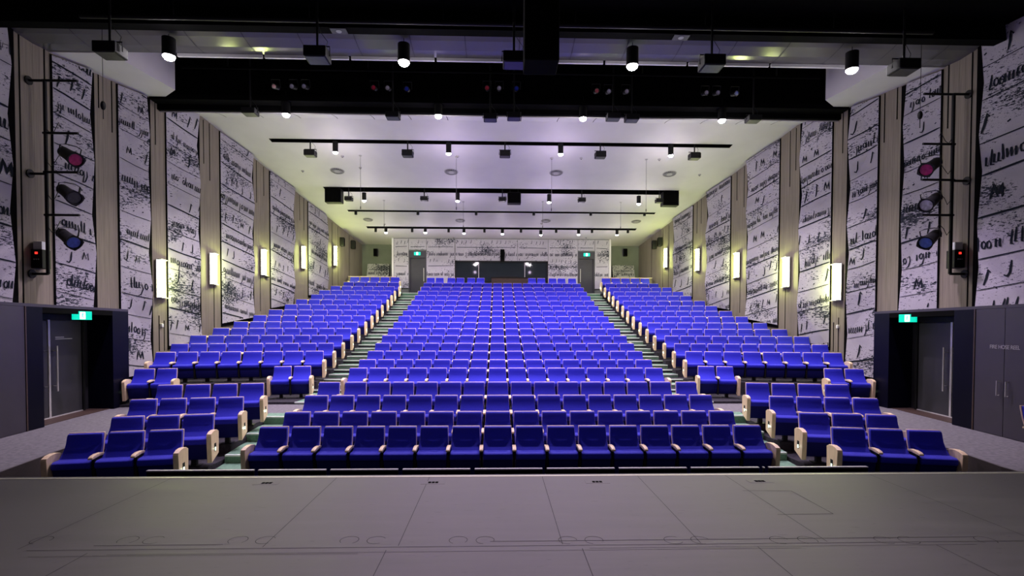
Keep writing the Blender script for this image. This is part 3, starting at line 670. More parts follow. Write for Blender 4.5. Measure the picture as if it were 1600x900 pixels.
# ------------------------------------------------------------------ door boxes with cupboards on both sides
BT = 2.945
def fx(y): return 9.42 + .14 * (y - 10.2)
for sd, wn in ((-1, 'left'), (1, 'right')):
    oy = 0 if sd < 0 else -.35
    ya, yb2, yc, yd = 10.24 + oy * .4, 10.68 + oy * .1, 13.02 + oy * .5, 13.70 + oy * .6
    P = lambda y, d=0: (sd * (fx(y) + d), y)
    def wall_seg(mb, y0, y1, d0, d1, z0, z1, mi=0): mb.prism([P(y0, d0), P(y1, d0), P(y1, d1), P(y0, d1)], z0, z1, mi)
    q = MB(); wall_seg(q, ya, yb2, 0, .62, CAR, BT, 0); struct(q.build('wall_portal', M['navy']))
    q = MB(); wall_seg(q, yc, yd, 0, .62, CAR, BT, 0); struct(q.build('wall_portal', M['navy']))
    q = MB(); wall_seg(q, yb2, yc, 0, .62, 2.83, BT, 0); struct(q.build('wall_portal', M['blackm']))
    q = MB(); q.prism([P(5.5, .0), P(yd, .0), (sd * (wx(yd) - .01), yd), (sd * (wx(5.5) - .01), 5.5)], BT, BT + .06); struct(q.build('wall_portal_top', M['lbox']))
    q = MB(); wall_seg(q, yb2 - .3, yc + .3, .62, .70, CAR, BT - .02); struct(q.build('wall_recess', M['door']))
    q = MB(); wall_seg(q, yb2, yc, .10, .60, CAR - .02, CAR + .012); struct(q.build('trim_10', M['brown']))
    q = MB(); wall_seg(q, ya - .03, ya, -.012, .3, CAR, BT + .002); struct(q.build('trim_11', M['birch'] if 0 else M['brown']))
    q = MB(); wall_seg(q, yd - .1, yd, .62, 1.6, CAR, BT); struct(q.build('wall_portal_end', M['navy']))
    # double doors
    d = struct(D.objects.new('door_%d' % (3 if sd < 0 else 4), None)); COL.objects.link(d)
    ym = 11.62 if sd < 0 else 11.42; y0, y1 = yb2 + .02, yc - .32
    for (a, b) in ((y0, ym - .03), (ym + .03, y1)):
        q = MB(); wall_seg(q, a, b, .56, .60, CAR + .03, 2.68); q.build('door_leaf', M['door'], d)
    q = MB(); wall_seg(q, y0, y1, .55, .60, 2.70, 2.83); wall_seg(q, y1, y1 + .07, .53, .60, CAR, 2.83); q.build('door_frame', M['black'], d)
    q = MB(); wall_seg(q, ym - .03, ym + .03, .545, .60, CAR + .02, 2.70); wall_seg(q, y0, y1, .54, .56, CAR + .012, CAR + .035); q.build('door_edge_strip', M['steel'], d)
    for yy in (ym - .13, ym + .13):
        h = MB(); X = lambda dd: P(yy, dd)
        h.tube([(*X(.47), 1.10), (*X(.47), 2.12)], .017)
        for zz in (1.22, 2.0): h.tube([(*X(.47), zz), (*X(.56), zz)], .010)
        h.build('door_handle', M['steel'], d, smooth=True)
    q = MB()
    for zz, a_, b_ in ((2.30, .0, .28), (2.26, .0, .55)):
        y_a = ym + .2 if sd < 0 else ym - .75
        wall_seg(q, y_a + a_, y_a + b_, .552, .56, zz, zz + .018)
    q.build('lettering', M['letters'], d)
    pp = P(11.85 if sd < 0 else 12.1, -.02)
    exit_sign('exit_sign', f'green exit sign over the double doors on the {wn} side', (pp[0], pp[1], 2.80), (R(62) if sd < 0 else -R(62)), .36, .19)
    # cupboards towards the stage
    t = thing('hose_reel_cupboard', f'tall dark purple-grey fire hose reel cupboard by the {wn} doors', 'cupboard', (0, 0, 0), 0, 'hose reel cupboards at the stage sides')
    q = MB(); wall_seg(q, 7.2, ya - .03, .03, .6, CAR, BT); q.build('body', M['lbox'], t)
    yq = [ya - .035, 8.92 if sd < 0 else 8.98, 7.2]
    ysplit = 9.37 if sd > 0 else 9.05
    for k2, (a, b) in enumerate(((ysplit + .006, ya - .035), (7.9, ysplit - .006))):
        q = MB(); wall_seg(q, a, b, 0, .03, CAR + .01, BT - .005); dd = q.build('door', M['lbox'], t)
        hy = ysplit + (.10 if k2 == 0 else -.10)
        h = MB(); h.tube([(*P(hy, 0.0), 1.28), (*P(hy, -.05), 1.28), (*P(hy, -.05), 1.56), (*P(hy, 0.0), 1.56)], .012); h.build('handle', M['steel'], dd, smooth=True)
    cu = D.curves.new('hose_reel_text', 'FONT'); cu.body = 'FIRE HOSE REEL'; cu.size = .105; cu.extrude = .001; cu.align_x = 'CENTER'; cu.space_character = .92
    tmp = D.objects.new('tmp', cu); COL.objects.link(tmp); bpy.context.view_layer.update()
    me = D.meshes.new_from_object(tmp.evaluated_get(bpy.context.evaluated_depsgraph_get())); D.objects.remove(tmp)
    me.materials.clear(); me.materials.append(M['letters']); to = link('lettering', me, t)
    yy = ysplit; px, py = P(yy, -.004)
    ang = math.pi - math.atan2(1, .14)                                   # direction of the face
    to.location = (px, py, 2.17)
    to.rotation_euler = (R(90), 0, ang if sd < 0 else -ang)
    if sd < 0:
        to.location = (P(9.05, -.004)[0], P(9.05)[1], 2.17)

# ------------------------------------------------------------------ theatre seats
def seat_meshes():
    ms = {}
    secs = []
    for z, yf, ybk, hw in ((.44, -.34, -.16, .246), (.50, -.290, -.145, .246), (.55, -.232, -.125, .244), (.60, -.188, -.105, .241), (.65, -.155, -.085, .237), (.71, -.128, -.06, .232), (.77, -.114, -.045, .229), (.83, -.104, -.03, .226), (.870, -.085, -.022, .223)):
        secs.append([(-hw, yf, z), (hw, yf, z), (hw, ybk, z), (-hw, ybk, z)])
    ms['backrest'] = MB().loft(secs).mesh('backrest', M['blue'], True, .012, 2)
    secs = []
    for z, yb_, hw in ((.30, -.16, .235), (.44, -.135, .243), (.52, -.115, .243), (.60, -.085, .24), (.68, -.052, .236), (.76, -.03, .233), (.84, -.012, .231), (.88, -.004, .228)):
        secs.append([(-hw, yb_ - .03, z), (hw, yb_ - .03, z), (hw, yb_, z), (-hw, yb_, z)])
    ms['back_shell'] = MB().loft(secs).mesh('back_shell', M['ply'], True, .004, 1)
    prof = [(-.14, .44), (-.46, .40), (-.478, .44), (-.470, .495), (-.43, .52), (-.30, .525), (-.20, .50), (-.16, .48)]
    ms['seat_cushion'] = MB().loft([[(x, y, z) for y, z in prof] for x in (-.238, .238)]).mesh('seat_cushion', M['blue'], True, .012, 2)
    prof = [(-.14, .20), (-.36, .12), (-.385, .14), (-.452, .41), (-.14, .44)]
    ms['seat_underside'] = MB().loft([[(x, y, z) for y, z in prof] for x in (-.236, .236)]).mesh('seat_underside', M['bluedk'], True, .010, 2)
    ap = [(-.12, .575), (-.25, .605), (-.38, .612), (-.48, .598), (-.52, .575), (-.52, .55), (-.30, .565), (-.12, .55)]
    ms['armrest'] = MB().loft([[(x, y, z) for y, z in ap] for x in (-.030, .030)]).mesh('armrest', M['birch'], True, .006, 2)
    ms['arm_support'] = MB().box(-.018, .018, -.44, -.17, .10, .556).mesh('arm_support', M['black'], False, .004, 1)
    ms['pedestal'] = MB().box(-.04, .04, -.34, -.24, .012, .22).box(-.10, .10, -.40, -.18, 0, .014).mesh('pedestal', M['black'], False, .003, 1)
    ep = [(-.15, .19), (-.50, .085), (-.535, .565), (-.52, .595), (-.44, .625), (-.33, .635), (-.22, .622), (-.14, .585)]
    ms['end_panel'] = MB().loft([[(x, y, z) for y, z in ep] for x in (-.036, .036)]).mesh('end_panel', M['birch'], False, .004, 1)
    rc = MB().box(-.002, .002, -.38, -.29, .26, .40); ms['light_recess'] = rc.mesh('light_recess', M['black'])
    ms['aisle_light'] = MB().box(-.003, .003, -.355, -.315, .27, .33).mesh('aisle_light', M['led'])
    ms['number_plate'] = MB().loft([[(math.cos(a) * .014, -.262 + math.sin(a) * .006, .5155 + h_) for a in [i * math.pi / 4 for i in range(8)]] for h_ in (0, .004)]).mesh('number_plate', M['steel'])
    return ms
SM = seat_meshes()
def proto(ends):
    """ends: '' inner, 'L', 'R', 'LR' - which side has a timber end panel"""
    r = D.objects.new('theatre_seat', None)
    parts = []
    def add(n, x=0, par=None, my=1):
        o = D.objects.new(n, SM[n]); o.location.x = x; o.scale.x = my; parts.append((o, par)); return o
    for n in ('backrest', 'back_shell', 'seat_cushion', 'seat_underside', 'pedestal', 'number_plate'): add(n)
    for sgn, ch in ((-1, 'L'), (1, 'R')):
        if ch in ends:
            e = add('end_panel', sgn * .290); l = add('light_recess', sgn * .0365, e); add('aisle_light', sgn * .0025, l)
        elif sgn < 0: add('armrest', -.265); add('arm_support', -.265)
    return r, parts
PROTO = {k: proto(k) for k in ('', 'L', 'R', 'LR')}
NSEAT = 0
far_mb = []
def place_seat(x, y, z, rz, pitch, ends, label, group, real):
    global NSEAT
    sx = pitch / .53
    r, parts = PROTO[ends]
    if real:
        NSEAT += 1
        root = r.copy(); COL.objects.link(root); root.location = (x, y, z); root.rotation_euler.z = rz; root.scale.x = sx
        tag(root, label, 'theatre seat', group); mp = {}
        for o, par in parts:
            c = o.copy(); COL.objects.link(c); c.parent = mp.get(par, root); mp[o] = c
    else:
        mw = Matrix.Translation((x, y, z)) @ Matrix.Rotation(rz, 4, 'Z') @ Matrix.Diagonal((sx, 1, 1, 1))
        for o, par in parts:
            if o.name.startswith(('number_plate', 'pedestal', 'light_recess')): continue
            ml = Matrix.Translation(o.location); p = par
            while p: ml = Matrix.Translation(p.location) @ ml; p = dict(parts)[p]
            far_mb.append((o.data, mw @ ml))
def aisle_glow(q, e, pt, sd, z):                               # light of the small aisle lamp in the end panel
    p = q - e * (pt * .5 + .12); plight('POINT', (p.x, p.y - .35, z + .30), L_AISLE, (.72, 1, .72), None, .03)
RN = ['front row', 'second row', 'third row', 'fourth row'] + [f'{ORD[i]} raised row' for i in range(16)]
for r_ in range(19):
    n = 16; w0, w1 = (-4.22, 4.28) if r_ < 4 else (-4.30, 4.36)
    if r_ > 12: w0, w1 = w0 + .03, w1 - .03
    p = (w1 - w0) / (n - .14)
    for k in range(n):
        x = w0 - .07 * p + p * (k + .5)
        ends = 'L' if k == 0 else 'R' if k == n - 1 else ''
        if r_ == 3: ends = {0: 'LR', 1: 'L', 14: 'R', 15: 'LR'}.get(k, '')
        if r_ == 3 and k in (0, 15): x += -.06 if k == 0 else .06
        place_seat(x, YC[r_], ZF[r_], 0, p, ends, f'blue theatre seat, {ORD[k]} from left, {RN[r_]} of centre block', 'blue seats of the centre block', r_ < 11)
for sd, tab, bn in ((-1, LB, 'left'), (1, RB, 'right')):
    for i in range(2, 16):
        p, e, pt, n, a = side_row(tab, i, sd, 4)
        for k in range(n):
            q = p + e * pt * (k + .5); kk = (n - 1 - k) if sd < 0 else k
            ends = ''
            if k == 0: ends = 'R' if sd < 0 else 'L'
            if k == n - 1 and i == 2: ends = ('L' if sd < 0 else 'R')
            if k == 0: aisle_glow(q, e, pt, sd, ZF[4 + i])
            place_seat(q.x, q.y, ZF[4 + i], a if sd < 0 else -a, pt, ends, f'blue theatre seat, {ORD[kk]} from left, {RN[4 + i]} of {bn} side block', f'blue seats of the {bn} side block', i < 7)
for sd, tab, bn in ((-1, FL, 'left'), (1, FR, 'right')):
    for i in range(4):
        p, e, pt, n, a = side_row(tab, i, sd, 0, .2)
        for k in range(n):
            q = p + e * pt * (k + .5); kk = (n - 1 - k) if sd < 0 else k; ends = ''
            if k == 0: ends = 'R' if sd < 0 else 'L'
            if k == n - 1: ends = ('L' if sd < 0 else 'R')
            if k == 0: aisle_glow(q, e, pt, sd, ZF[i])
            place_seat(q.x, q.y, ZF[i], a if sd < 0 else -a, pt, ends, f'blue theatre seat, {ORD[kk]} from left, {RN[i]} of {bn} front block', f'blue seats of the {bn} front block', True)
# pairs on the cross aisle
for (xa, xo, Y, sd, nm) in ((485.5, 429, 14.85, -1, 'beside the left aisle'), (276.7, 211.5, 14.0, -1, 'beside the left wall'), (1091, 1145, 14.85, 1, 'beside the right aisle'), (1288, 1348, 14.0, 1, 'beside the right wall')):
    p, e, t = row_line(xa, xo, Y, sd, .19); pt = t / 1.85; p = p - e * pt * .075
    for k in range(2):
        q = p + e * pt * (k + .5); L_ = (k == 1) if sd < 0 else (k == 0)
        ends = 'L' if L_ else 'R'
        place_seat(q.x, q.y, CAR + .06, .19 if sd < 0 else -.19, pt, ends, f"{'left' if L_ else 'right'} seat of the blue pair on the cross aisle {nm}", 'blue paired seats on the cross aisle', True)
p = onY(1613, 694, 7.6)
place_seat(p.x, p.y, CAR, 0, .53, 'R', 'single blue seat cut by the right edge of the picture beside the cupboard', None, True)
big = MB()
for me, mw in far_mb:
    mi = {'blue_fabric': 0, 'birch_timber': 1, 'plywood_shell': 2, 'black_metal': 3, 'aisle_light_lens': 4, 'dark_seat_underside': 5}[me.materials[0].name]
    big.v += [mw @ v.co for v in me.vertices]; o = len(big.v) - len(me.vertices)
    for pl in me.polygons: big.f.append([i + o for i in pl.vertices]); big.mi.append(mi)
me = D.meshes.new('theatre_seat_rows'); me.from_pydata([tuple(v) for v in big.v], [], big.f)
for k in ('blue', 'birch', 'ply', 'black', 'led', 'bluedk'): me.materials.append(M[k])
for pl, k in zip(me.polygons, big.mi): pl.material_index = k
me.shade_smooth(); me.set_sharp_from_angle(angle=R(40))
o = link('theatre_seats', me); tag(o, 'the far upper rows of blue theatre seats near the rear wall', 'theatre seats', None, 'stuff')
# separate chairs of the topmost centre row
for xs, sdn in (((667.5, 681.5, 699.5, 713.5, 730.5, 745), 'left'), ((825, 839.5, 857, 871, 887.5), 'right')):
    for k, px in enumerate(xs):
        a = onY(px, 434, YC[19]).x; b = onY(px + 12, 434, YC[19]).x
        sx = (b - a) / .46
        r, parts = PROTO['']
        root = r.copy(); root.name = 'loose_chair'; COL.objects.link(root); root.location = ((a + b) / 2, YC[19], ZF[19]); root.scale.x = sx
        tag(root, f'single blue chair against the rear wall, {ORD[k]} from the left {sdn} of the mixing desk', 'chair', 'single blue chairs along the rear wall')
        for o, par in parts:
            if o.name.split('.')[0] in ('backrest', 'back_shell', 'seat_cushion', 'seat_underside', 'pedestal'):
                c = o.copy(); COL.objects.link(c); c.parent = root

# ------------------------------------------------------------------ lamps
def pendant(px, py, Y, r, h, label, grp, watts, top=None, col=COOL, wires=True):
    p = onY(px, py, Y)
    if Y > 17 and abs(p.x) < 4.5: col = VIOLET
    t = thing('pendant_downlight', label, 'pendant light', (p.x, p.y, p.z), 0, grp)
    MB().tube([(0, 0, .0), (0, 0, h)], r, 20).build('lamp_housing', M['black'], t, smooth=True)
    MB().tube([(0, 0, -r * .62), (0, 0, -r * .5), (0, 0, -r * .25), (0, 0, .0)], [r * .30, r * .62, r * .84, r * .90], 20).build('lamp_lens', M['lamp'], t, smooth=True)
    if top: MB().tube([(0, 0, h), (0, 0, top - p.z)], .008, 6).build('suspension_wire', M['black'], t)
    plight('SPOT', (0, 0, -r - .02), watts, col, t, .10, (0, 0, 0), R(88) if Y < 13 else R(125), .6)
    if L_UP: plight('POINT', (0, 0, -.75), L_UP * (.25 if Y < 13 else .5 if Y > 28 else 1), col, t, .12)
    return t
for k, (x, y) in enumerate(((264, 88), (631, 97), (988, 103), (1331, 109))):
    pendant(x, y, 12.0, .14, .40, f'large bright downlight under the white reflector, {ORD[k]} from the left', 'downlights under the reflector', L_FRONT, 9.2, VIOLET)
for k, (x, y) in enumerate(((447, 179), (685, 181), (911, 185), (1128, 188))):
    pendant(x, y, 15.9, .12, .40, f'bright downlight in the black ceiling slot, {ORD[k]} from the left', 'downlights in the ceiling slot', L_SLOT, 9.7, COOL)
for k, (x, y) in enumerate(((524, 238), (701, 240), (876, 241), (1048, 243))):
    pendant(x, y, (TR[0][2] + TR[0][3]) / 2, .10, .40, f'black cylinder pendant under the first ceiling trench, {ORD[k]} from the left', 'pendants under the first trench', L_B1, cz(19.5) + .3)
for k, (x, y) in enumerate(((569, 313.5), (715, 314), (858, 316), (998, 318.5))):
    pendant(x, y, (TR[1][2] + TR[1][3]) / 2, .095, .36, f'black cylinder pendant under the second ceiling trench, {ORD[k]} from the left', 'pendants under the second trench', L_B2, cz(23.8) + .3)
for k, (x, y) in enumerate(((603, 363.5), (664.5, 363.5), (725, 364.5), (785, 365.5), (845, 367), (904, 366.5), (964, 367))):
    pendant(x, y, (TR[3][2] + TR[3][3]) / 2, .085, .26, f'black cylinder pendant under the rearmost ceiling trench, {ORD[k]} from the left', 'pendants under the rearmost trench', L_B4, cz(28.7) + .3)
for tr_i, ys_, grp, xs in ((2, 334, 'small cans under the third trench', (556, 653, 744, 834, 923, 1007)), (3, 361, 'small cans under the rearmost trench', (587, 644, 701, 757, 814, 869, 925, 981))):
    Y = (TR[tr_i][2] + TR[tr_i][3]) / 2
    for k, x in enumerate(xs):
        p = onY(x, ys_ + (x - 556) * .004, Y)
        t = thing('track_spot', f"small unlit black can under the {'third' if tr_i == 2 else 'rearmost'} ceiling trench, {ORD[k]} from the left", 'spotlight', (p.x, p.y, p.z - .05), 0, grp)
        MB().tube([(0, 0, 0), (0, 0, .2)], .068, 14).build('can', M['black'], t, smooth=True)
        MB().tube([(0, 0, .2), (0, 0, cz(Y) + .32 - p.z + .05)], .012, 6).build('stem', M['black'], t)
        MB().tube([(0, 0, -.006), (0, 0, 0)], .055, 14).build('lamp_lens', M['dkclear'], t)

# box floodlights on stems
def flood(px, py, Y, w, h, top, label, grp):
    p = onY(px, py, Y)
    t = thing('box_floodlight', label, 'floodlight', (p.x, p.y, p.z), 0, grp)
    MB().box(-w / 2, w / 2, -w * .42, w * .42, -h / 2, h / 2).build('housing', M['black'], t, bevel=w * .04)
    MB().box(-w * .42, w * .42, -w * .36, w * .36, -h / 2 - .01, -h / 2 + .001).build('glass_plate', M['dkclear'], t)
    MB().tube([(-w * .55, 0, -h * .1), (-w * .55, 0, h * .8), (w * .55, 0, h * .8), (w * .55, 0, -h * .1)], .014, 6).build('yoke', M['black'], t)
    MB().tube([(0, 0, h * .8), (0, 0, top - p.z)], .025, 8).build('stem', M['black'], t)
    MB().tube([(w * .3, .05, h * .5), (w * .42, .05, h * 1.4), (w * .12, .02, h * 2.2), (0.03, 0, h * 2.8)], .006, 5).build('cable', M['black'], t)
for k, (x, y) in enumerate(((172, 79), (496, 86), (803, 94), (1112, 99), (1412, 105))):
    flood(x, y, 10.9, .46, .22, 9.42, f'large black box floodlight below the black beam, {ORD[k]} from the left', 'box floodlights below the beam')
for k, (x, y) in enumerate(((391, 175), (614, 181), (766, 184), (803, 182), (958, 183), (987, 185), (1177, 186))):
    flood(x, y, 15.6, .40, .16, 11.2, f'black box floodlight hanging in the ceiling slot, {ORD[k]} from the left', 'box floodlights in the slot')
for k, (x, y) in enumerate(((485, 240), (637, 240.5), (789, 241), (938, 242.5), (1085, 244.5))):
    flood(x, y, TR[0][2] + .1, .40, .20, cz(19.5) + .3, f'black box floodlight under the first ceiling trench, {ORD[k]} from the left', 'box floodlights under the first trench')
for k, (x, y) in enumerate(((545, 311), (663, 311), (785, 312), (909, 313), (1030, 314))):
    flood(x, y, TR[1][2] + .2, .34, .16, cz(23.8) + .3, f'small black box floodlight under the second ceiling trench, {ORD[k]} from the left', 'box floodlights under the second trench')
# speakers in the second trench
for k, (xa, xb, ya, yb2, nm) in enumerate(((507, 533, 294, 316, 'left end'), (793, 814, 300, 317.5, 'middle'), (1036, 1061, 299, 321, 'right end'))):
    Y = TR[1][2] + .1; a, b = onY(xa, ya, Y), onY(xb, yb2, Y)
    t = thing('ceiling_speaker', f'black speaker cabinet hung at the {nm} of the second ceiling trench', 'speaker', ((a.x + b.x) / 2, Y + .2, b.z), 0, 'speaker cabinets in the second trench')
    hw = (b.x - a.x) / 2; hh = a.z - b.z
    MB().box(-hw, hw, -.2, .2, 0, hh).build('cabinet', M['black'], t, bevel=.02)
    MB().box(-hw + .03, hw - .03, -.21, -.199, .03, hh - .03).build('grille', M['blackm'], t)
    for s in (-1, 1): MB().box(s * hw * .6 - .02, s * hw * .6 + .02, -.02, .02, hh, cz(Y) + .3 - b.z).build('bracket', M['black'], t)
# tall central black array
p = onY(847, 93, 8.0)
t = thing('speaker_cluster', 'tall black hanging speaker cluster at top centre of the picture', 'speaker', (p.x, 8.0, p.z))
MB().box(-.27, .27, 0, .5, 0, 2.35).build('cabinet', M['blackm'], t, bevel=.02)
MB().box(-.24, .24, -.012, 0, .04, 2.3).build('grille', M['blackm'], t)
for s in (-1, 1): MB().box(s * .2 - .02, s * .2 + .02, .2, .24, 2.35, 9.42 - p.z).build('bracket', M['black'], t)
for k, (x, y) in enumerate(((539, 67), (1054, 75))):
    p = onZ(x, y, 9.0)
    t = thing('ceiling_loudspeaker', f"square grey loudspeaker plate under the black beam, {'left' if k == 0 else 'right'} one", 'loudspeaker', (p.x, 11.42, 9.0), 0, 'square plates under the beam')
    MB().box(-.17, .17, -.11, .11, 0, .02).build('plate', M['lbox'], t, bevel=.004)
    MB().tube([(0, 0, -.006), (0, 0, 0)], .06, 18).build('speaker_grille', M['fan'], t)

# bridge spots in the slot
def spotlight(t, length=.42, r=.11, gel='clear', yoke=True):
    # points along local -Y
    MB().tube([(0, length * .55, 0), (0, length * .45, 0), (0, length * .1, 0), (0, -length * .35, 0), (0, -length * .5, 0)], [r * .6, r * .78, r * .8, r * .92, r], 16).build('lamp_body', M['black'], t, smooth=True)
    MB().tube([(0, -length * .512, 0), (0, -length * .5, 0)], r * .84, 16).build('gel_lens', M[gel], t)
    fr = MB(); cs = []
    for a in range(12):
        c_, s_ = math.cos(a * math.pi / 6 + .26), math.sin(a * math.pi / 6 + .26); k_ = 1.16 if a % 3 == 0 else 1.0
        cs.append([(c_ * r * q1 * (k_ if q1 > 1 else 1), -length * q2, s_ * r * q1 * (k_ if q1 > 1 else 1)) for q1, q2 in ((.92, .50), (1.05, .50), (1.07, .56), (.92, .56))])
    cs = cs + [cs[0]]; vs = [p for c in cs for p in c]
    fr.add(vs, [(k * 4 + i, k * 4 + (i + 1) % 4, k * 4 + 4 + (i + 1) % 4, k * 4 + 4 + i) for k in range(12) for i in range(4)])
    g = MB()
    for a in range(4):
        c_, s_ = math.cos(a * math.pi / 2 + .78), math.sin(a * math.pi / 2 + .78)
        g.box(c_ * r - .012, c_ * r + .012, -length * .58, -length * .48, s_ * r - .012, s_ * r + .012)
    fr.build('gel_frame', M['black'], t)
    if yoke:
        MB().tube([(-r * 1.15, 0, 0), (-r * 1.15, 0, r * 1.9), (r * 1.15, 0, r * 1.9), (r * 1.15, 0, 0)], .012, 6).build('yoke', M['black'], t)
t = thing('lighting_bridge', 'black lighting bridge pipe across the ceiling slot carrying small spotlights', 'lighting bridge', (0, 15.1, 9.98))
for z in (0, .5): MB().tube([(-9.3, 0, z), (9.3, 0, z)], .035, 10).build('pipe', M['blackm'], t, smooth=True)
for x in (-8, -4, 0, 4, 8): MB().tube([(x, 0, .03), (x, 0, 1.2)], .02, 6).build('hanger', M['black'], t)
k = 0
for (x, y, gel, nm) in ((427, 131, 'red', 'red'), (455, 131, 'clear', 'clear'), (474, 131, 'clear', 'clear'), (583, 133, 'red', 'red'), (605, 133.5, 'clear', 'clear'), (635, 135, 'bluegel', 'blue'), (761, 133.5, 'red', 'red'), (780, 134, 'clear', 'clear'), (807, 134.5, 'bluegel', 'blue'), (933, 138, 'red', 'red'), (952, 139, 'clear', 'clear'), (980, 139, 'clear', 'clear'), (1105, 141, 'clear', 'clear'), (1123, 141, 'clear', 'clear'), (1152, 142, 'bluegel', 'blue')):
    p = onY(x, y, 14.9)
    t = thing('bridge_spotlight', f'small {nm}-lens stage spotlight on the slot bridge, {ORD[k]} from the left', 'spotlight', (p.x, p.y + .2, p.z), 0, 'stage spotlights on the slot bridge'); t.rotation_euler = (R(-18) * -1, 0, 0)
    spotlight(t, .32, .07, gel, False)
    MB().tube([(-.12, 0, 0), (-.12, 0, .2), (.12, 0, .2), (.12, 0, 0)], .012, 6).build('yoke', M['black'], t); k += 1

# wall booms with spots
for sd, wn in ((-1, 'left'), (1, 'right')):
    base = onV(73 if sd < 0 else 1487, 300, sd, .38); by = base.y; bx = base.x; wxx = sd * wx(by)
    z1 = onY(73 if sd < 0 else 1487, 126 if sd < 0 else 147, by).z; z0 = onY(73 if sd < 0 else 1487, 428, by).z
    t = thing('lighting_boom', f'black pipe lighting boom bracketed to the {wn} wall', 'lighting boom', (bx, by, z0))
    MB().tube([(0, 0, 0), (0, 0, z1 - z0)], .04, 12).build('upright_pipe', M['black'], t, smooth=True)
    for zz in (0, (z1 - z0) * .52, z1 - z0):
        mb = MB(); mb.tube([(0, 0, zz), (wxx - bx, 0, zz)], .03, 8); mb.tube([(wxx - bx - sd * .03, 0, zz), (wxx - bx, 0, zz)], .10, 14)
        mb.build('wall_bracket', M['black'], t, smooth=True)
    arms = [(126, 208, 269, 336), (147, 225, 281, 336)][0 if sd < 0 else 1]
    for k, ay in enumerate(arms):
        az = onY(95 if sd < 0 else 1465, ay, by).z - z0
        MB().tube([(sd * .06, 0, az), (-sd * .74, 0, az)], .028, 10).build('arm', M['black'], t, smooth=True)
    for k, (x, y, gel, nm) in enumerate([((108, 243, 'pink', 'magenta'), (106, 302, 'dkclear', 'smoked'), (105, 371, 'bluegel', 'blue')), ((1456, 259, 'pink', 'magenta'), (1456, 314, 'clear', 'pale violet'), (1455, 372, 'bluegel', 'blue'))][0 if sd < 0 else 1]):
        p = onY(x, y, by - .15)
        s = thing('boom_spotlight', f'black stage spotlight with {nm} lens on the {wn} wall boom', 'spotlight', p, 0, 'stage spotlights on the wall booms')
        s.rotation_euler = (R(26), 0, R(62) * (-sd))
        spotlight(s, .62, .155, gel, False)
        az = z0 + (onY(95 if sd < 0 else 1465, arms[k + 1], by).z - z0)
        mb = MB(); mb.tube([(-.2, 0, 0), (-.2, 0, .20), (-.1, 0, .24), (.1, 0, .24), (.2, 0, .20), (.2, 0, 0)], .012, 6)
        mb.build('yoke', M['black'], s)
    mb = MB(); rng = random.Random(5 + sd)
    for k in range(4):
        zz = (z1 - z0) * (.25 + .17 * k); mb.tube([(0, 0, zz), (-sd * .12, -.02, zz - .15), (-sd * .2, -.02, zz - .05 + rng.uniform(-.1, .1)), (-sd * .3, 0, zz + .12), (-sd * .35, 0, zz + .02)], .008, 5)
    mb.build('cable', M['black'], t)
    p = onV(64 if sd < 0 else 1493, 402, sd, .12)
    b = thing('dimmer_box', f'black dimmer box with a red light on the {wn} wall beside the boom', 'dimmer box', (p.x, p.y, p.z), 0, 'dimmer boxes on the side walls')
    MB().box(-.13, .13, -.12, .12, -.27, .17).build('casing', M['black'], b, bevel=.01)
    MB().box(-.10, .10, -.09, .09, .17, .36).build('white_cover', M['white'], b, bevel=.008)
    MB().box(-.03, .03, -.128, -.119, .06, .11).build('red_indicator', M['redled'], b)
    for j in range(3): MB().tube([(-.05 + j * .05, -.13, -.06), (-.05 + j * .05, -.12, -.06)], .015, 8).build('switch', M['steel'], b)

# sconces
for sd, wn in ((-1, 'left'), (1, 'right')):
    for k, (yy, zz, hh) in enumerate(((16.13, 4.03, .60), (18.5, 4.60, .56), (21.55, 5.22, .54), (24.8, 5.87, .54), (28.22, 6.42, .54))):
        ang = math.atan(WB) * (1 if sd < 0 else -1)
        t = thing('wall_sconce', f'glowing yellow-green wall sconce on the {wn} wall, {ORD[k]} from the stage', 'wall light', (sd * (wx(yy)), yy, zz), 0, f'wall sconces on the {wn} wall')
        t.rotation_euler.z = R(90) * (1 if sd < 0 else -1) + ang
        MB().box(-.21, .21, -.03, 0, -hh, hh).build('back_plate', M['white'], t, bevel=.005)
        secs = [[(.19 * math.cos(a), -.03 - .12 * math.sin(a), z) for a in [math.pi * i / 8 for i in range(9)]] for z in (-hh + .03, hh - .03)]
        MB().loft(secs).build('diffuser', M['sconce'], t, smooth=True)
        for s in (-1, 1): MB().box(-.20, .20, -.16, 0, s * hh - .03 * (s > 0), s * hh + .03 * (s < 0)).build('end_cap', M['steel'], t, bevel=.004)
        for zz_ in (-.42, 0, .42): plight('POINT', (0, -.27, zz_), L_SCONCE, GREENY, t, .06)
